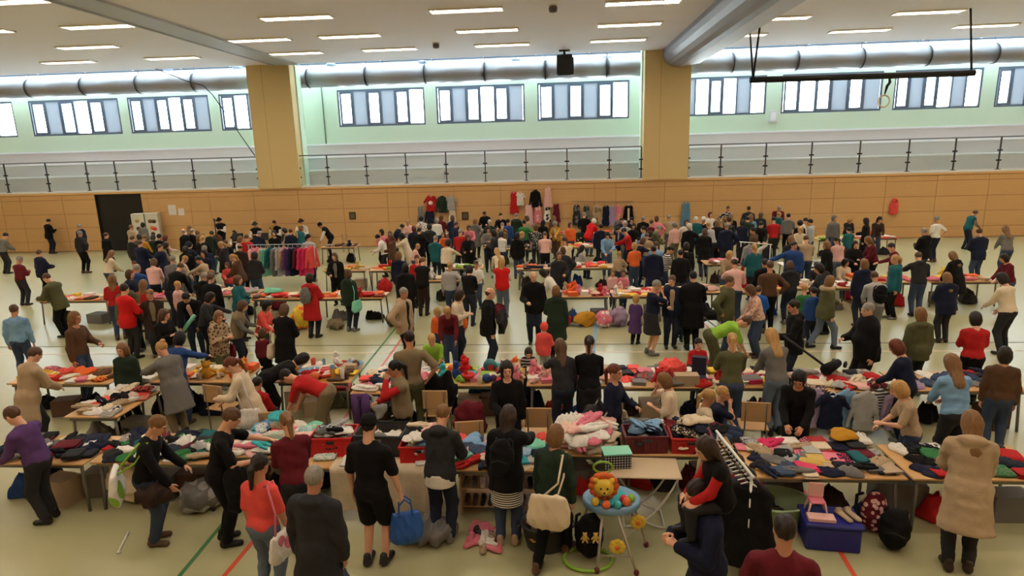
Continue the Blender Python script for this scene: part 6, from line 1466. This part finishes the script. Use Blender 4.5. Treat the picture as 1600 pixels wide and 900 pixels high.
_ft = [('jacket', 'black'), ('jacket', 'navy'), ('hoodie', 'charcoal'), ('coat', 'black'), ('long', 'grey'), ('long', 'maroon'), ('jacket', 'brown'), ('long', 'black'), ('coat', 'navy'), ('long', 'white'), ('jacket', 'charcoal'), ('shirt', 'lightblue'), ('jacket', 'olive'), ('long', 'palepink'), ('puffer', 'black'), ('long', 'red'), ('coat', 'grey'), ('long', 'beige'), ('vest', 'navy', 'grey'), ('jacket', 'teal')]
NMAIN = len(CROWD.strip().split('\n'))
def filler(n, x0, x1, y0, y1):
    tries = 0
    while n and tries < 4000:
        tries += 1; x, y = rs.uniform(x0, x1), rs.uniform(y0, y1); t = _ft[rs.randrange(len(_ft))]; h = _hairs[rs.randrange(7)]; hh = rs.uniform(1.62, 1.82); P = dict(x=x, y=y)
        if any((x-q['x'])**2+(y-q['y'])**2 < (.85 if q.get('pose') in ('reachl', 'reachr', 'lean', 'bend', 'walk', 'side') else .55)**2 for q in PEOPLE) or any(inside(P, T, .22) for T in TABLES) or any((x-q[0])**2+(y-q[1])**2 < .5 for q in RACKS): continue
        px, py = to_px((x, y, hh))
        if px < 190 or px > 1410: continue
        ph = to_px((x, y, .8))[1]
        if any(q['y'] > y and abs(q['px']-px) < .30*975/y and py-4 < q['py'] < ph for q in PEOPLE[:NMAIN]): continue   # hides nobody named above
        P.update(var=rs.randrange(30), px=px, py=py, h=hh, h0=hh, k=1, off=np.zeros(2), face=math.radians(rs.choice((0, 0, 10, 350, 180, 90, 270, 170))), pose=rs.choice(('stand', 'stand', 'table', 'hold')), top=list(t), bot=rs.choice(('jeans:darkdenim', 'trousers:black', 'jeans:denim', 'trousers:charcoal')).split(':'), hair=list(h), ex=[], fem=h[0] != 'short'); PEOPLE.append(P); n -= 1
filler(38, -7, 10.5, 22.3, 29.4); filler(14, -17, -10.5, 20, 27.0); filler(12, -12.5, -8, 13.2, 19.5); filler(10, 5.5, 11, 14, 20.5); filler(8, -5, 6, 18.2, 20.2)
SK = ['skin1', 'skin2', 'skin3', 'skin1', 'skin3', 'skin2']
def bag_on(P, R, side, c, pat, who):
    J = P['J']; s = J['s']; bk = side == 'b'; side = 'r' if bk else side; sg = -1 if side == 'l' else 1
    hp = J['hip']+(np.array([sg*.10*s, -.30*s, -.14*s]) if bk else np.array([sg*(.27*s), -.05*s, -.22*s])); sh = J['sh'+side]+np.array([-sg*.05*s, 0, .055*s])
    o = empty('shoulder_bag', (0, 0, 0), 0, '%s shoulder bag carried by the %s' % (word(c)+(' patterned' if pat else ''), who), 'shoulder bag')
    o.matrix_world = Matrix.Translation((P['x'], P['y'], 0))@Matrix.Rotation(-P['face'], 4, 'Z')
    b = link('bag_body', BAGM, o, cloth(c, 'white', pat, 5) if pat else cloth(c)); b.location = [float(v) for v in hp-np.array([0, 0, .12])]; b.rotation_euler = (0, 0, .25 if bk else math.pi/2); b.scale = (1.1*s, 1.0*s, 1.2*s) if bk else (.9*s, .9*s, .95*s)
    for dy in (-.09, .09): MB().tube([hp+np.array([dy if bk else 0, 0 if bk else dy, .26*s if bk else .2*s]), (hp+sh)/2+np.array([sg*.06, dy*.8, .1]), sh+np.array([sg*.02, dy*.5, .03]), sh+np.array([-sg*.02, -.05, .0])], .012, 6).build('strap', cloth(c), o)
LAB = {}
for P in PEOPLE:
    d = [(max(T['x0']-P['x'], 0, P['x']-T['x1'])**2+max(T['y0']-P['y'], 0, P['y']-T['y1'])**2, T['phrase']) for T in TABLES]; d.sort(); P['near'] = d[0][1]
    t = P['top']; c2 = t[2] if len(t) > 2 else None
    tx = word(t[1])+(' '+{'stripe': 'striped', 'plaid': 'checked', 'print': 'patterned'}[t[3]] if len(t) > 3 else '')+' '+GARM[t[0]]
    if t[0] == 'vest': tx += ' and %s sleeves' % word(c2)
    hat = {'cap': ' and cap', 'hat': ' and brimmed hat', 'beanie': ' and knitted cap', 'hood': ' with hood up'}.get(P['hair'][0], '')
    P['tx'] = tx+hat; P['who'] = ('child' if P['h0'] < 1.42 else 'person')
for P in PEOPLE:
    bt = word(P['bot'][1])+' '+{'jeans': 'jeans', 'shorts': 'shorts', 'skirt': 'skirt'}.get(P['bot'][0], 'trousers')
    bt = bt.replace('denim jeans', 'denims') if 'denim' in bt else bt
    P['lab'] = '%s in %s, %s, by the %s' % (P['who'], P['tx'], PTXT[P['pose']], P['near']); P['bt'] = bt
    LAB.setdefault(P['lab'], []).append(P)
for lab, L in list(LAB.items()):
    if len(L) > 1:
        for P in L: P['lab'] = '%s in %s and %s, by the %s' % (P['who'], P['tx'], P['bt'], P['near'])
for i, P in enumerate(PEOPLE):
    J = skeleton(P['h'], P['pose'], P['fem'], yawhead=((i*37) % 50-25) if i < 150 else 0, var=P['var']); P['J'] = J
    root = empty('person', (P['x'], P['y'], 0), -P['face'], ' '.join(P['lab'].split()[:16]), 'person', 'people at the flea market')
    q = 'near' if P['y'] < 8.6 else ('mid' if P['y'] < 12.5 else ('far' if P['y'] < 20 else 'vfar'))
    wide = 1.0; sh_ = ('black', 'darkbrown', 'charcoal', 'grey', 'black', 'brown')[i % 6]; belly = 0
    for e in P['ex']:
        if e[0] == 'w' and e[1].isdigit(): wide = float(e[1:])
        if e.startswith('sh'): sh_ = e[2:]
        if e == 'belly': belly = 1
    person(root, J, tuple(P['top']), tuple(P['bot']), tuple(P['hair']), q, SK[i % 6], wide, sh_, belly)
    P['root'] = root
    who = '%s in %s' % (P['who'], P['tx'])
    for e in P['ex']:
        z = e.split(':')
        if z[0] == 'tote': bag_on(P, root, z[2], z[1], z[3] if len(z) > 3 else None, who)
        if z[0] == 'pack':
            s = J['s']; c_ = J['hip']+J['U']*.06*s-J['F']*.235*s; a = P['face']
            o = pack((P['x']+c_[0]*math.cos(a)+c_[1]*math.sin(a), P['y']-c_[0]*math.sin(a)+c_[1]*math.cos(a), c_[2]), -a, .95*s, z[1], '%s backpack worn by the %s' % (word(z[1]), who))
        if z[0] == 'fur':
            n = J['neck']; MB().tube([n+np.array([.13*math.cos(t), .11*math.sin(t)-.02, .015]) for t in np.linspace(0, 6.28, 19)[:-1]], .055, 8, close=True).build('fur_collar', cloth('beige'), root)
        if z[0] == 'under':
            s = J['s']; f = Field((-.3, -.3, .4), (.3, .3, 1.1), .02); f.cap(J['hip'], J['hip']-np.array([0, 0, .46*s]), .185*s, .21*s, .03, ((0, 1, 0), 1.2)).cut(J['hip']-np.array([0, 0, float(z[3])*s]), (0, 0, -1)).cut(J['hip']+np.array([0, 0, .05]), (0, 0, 1)); V, Q = f.nets()
            link('undershirt', np_mesh('undershirt', V, Q), root, cloth('black', 'white', 'stripe', 11) if z[2] else cloth(z[1]))
M_ = min(PEOPLE, key=lambda p: abs(p['px']-1082)+abs(p['py']-752))      # the girl riding on the shoulders of the navy jacket
a = M_['face']; J = skeleton(1.26, 'sittable', True); ry = M_['y']+.10*(-math.cos(a))+.0; rx = M_['x']-.10*math.sin(a)
zt = float(on_y(1108, 682, ry)[2]); rider = empty('person', (rx, ry, zt-J['top'][2]), -a, 'child in black quilted vest and red sleeves riding on a navy-jacketed person', 'person', 'people at the flea market')
person(rider, J, ('vest', 'black', 'red'), ('trousers', 'charcoal'), ('long', 'darkbrown'), 'near', 'skin3')
def hand_of(i_px, n):
    P = min(PEOPLE, key=lambda p: abs(p['px']-i_px[0])+abs(p['py']-i_px[1])); J = P['J']; h = J['wr'+n]+unit(J['wr'+n]-J['el'+n])*.09*J['s']; a = P['face']
    return np.array([P['x']+h[0]*math.cos(a)+h[1]*math.sin(a), P['y']-h[0]*math.sin(a)+h[1]*math.cos(a), h[2]]), P
h, P = hand_of((577, 646), 'r'); carrier((h[0]+.03, h[1], h[2]-.60), .3, (.85, 1.0, 1.15), 'brightblue', 'bright blue plastic bag held by the person in black shorts')
h, P = hand_of((768, 449), 'l'); drape('carried_jacket', (P['x']+.30, P['y']-.02, .82), 0, (.12, .2, .5), 'charcoal', 'charcoal jacket carried over the arm of the black-jacketed person', 'jacket', 90)
h, P = hand_of((370, 638), 'r'); drape('carried_coat', (P['x']+.30, P['y']-.12, .55), .3, (.16, .17, .6), 'black', 'black padded coat carried by the person in black tee', 'coat', 91)
h, P = hand_of((254, 650), 'r'); drape('carried_satchel', (P['x']+.20, P['y']-.20, .62), .2, (.18, .12, .28), 'darkbrown', 'dark brown satchel at the hip of the black sweater', 'satchel', 92)
g0, g1 = on_y(286, 516, 13.6), on_y(304, 493, 13.6); b = MB().tube([g0, g1], .045, 10).build('foam_noodle', plastic('mint')); tag(b, 'mint green foam noodle held up in the crowd', 'foam noodle')
if True:
    h, P = hand_of((1030, 438), 'l'); b = MB().box(-.035, .035, -.005, .005, -.07, .07, .004).build('mobile_phone', plastic('black'), None, loc=h); tag(b, 'black mobile phone held by the person in navy tee', 'phone')

for pp, t_ in (((469, 342), 'golden brass horn held by the seated musician in white shirt'), ((427, 344), 'golden brass horn held by the bareheaded musician')):
    h, P = hand_of(pp, 'l'); h2, _ = hand_of(pp, 'r'); horn((h+h2)/2+np.array([0, -.10, .02]), .4, t_)
h, P = hand_of((962, 569), 'r'); stroller(0, 0, -1.4, 'charcoal stroller beside the navy sweater at the seller row', 'charcoal', at=(P['x']-.55, P['y']-.30))
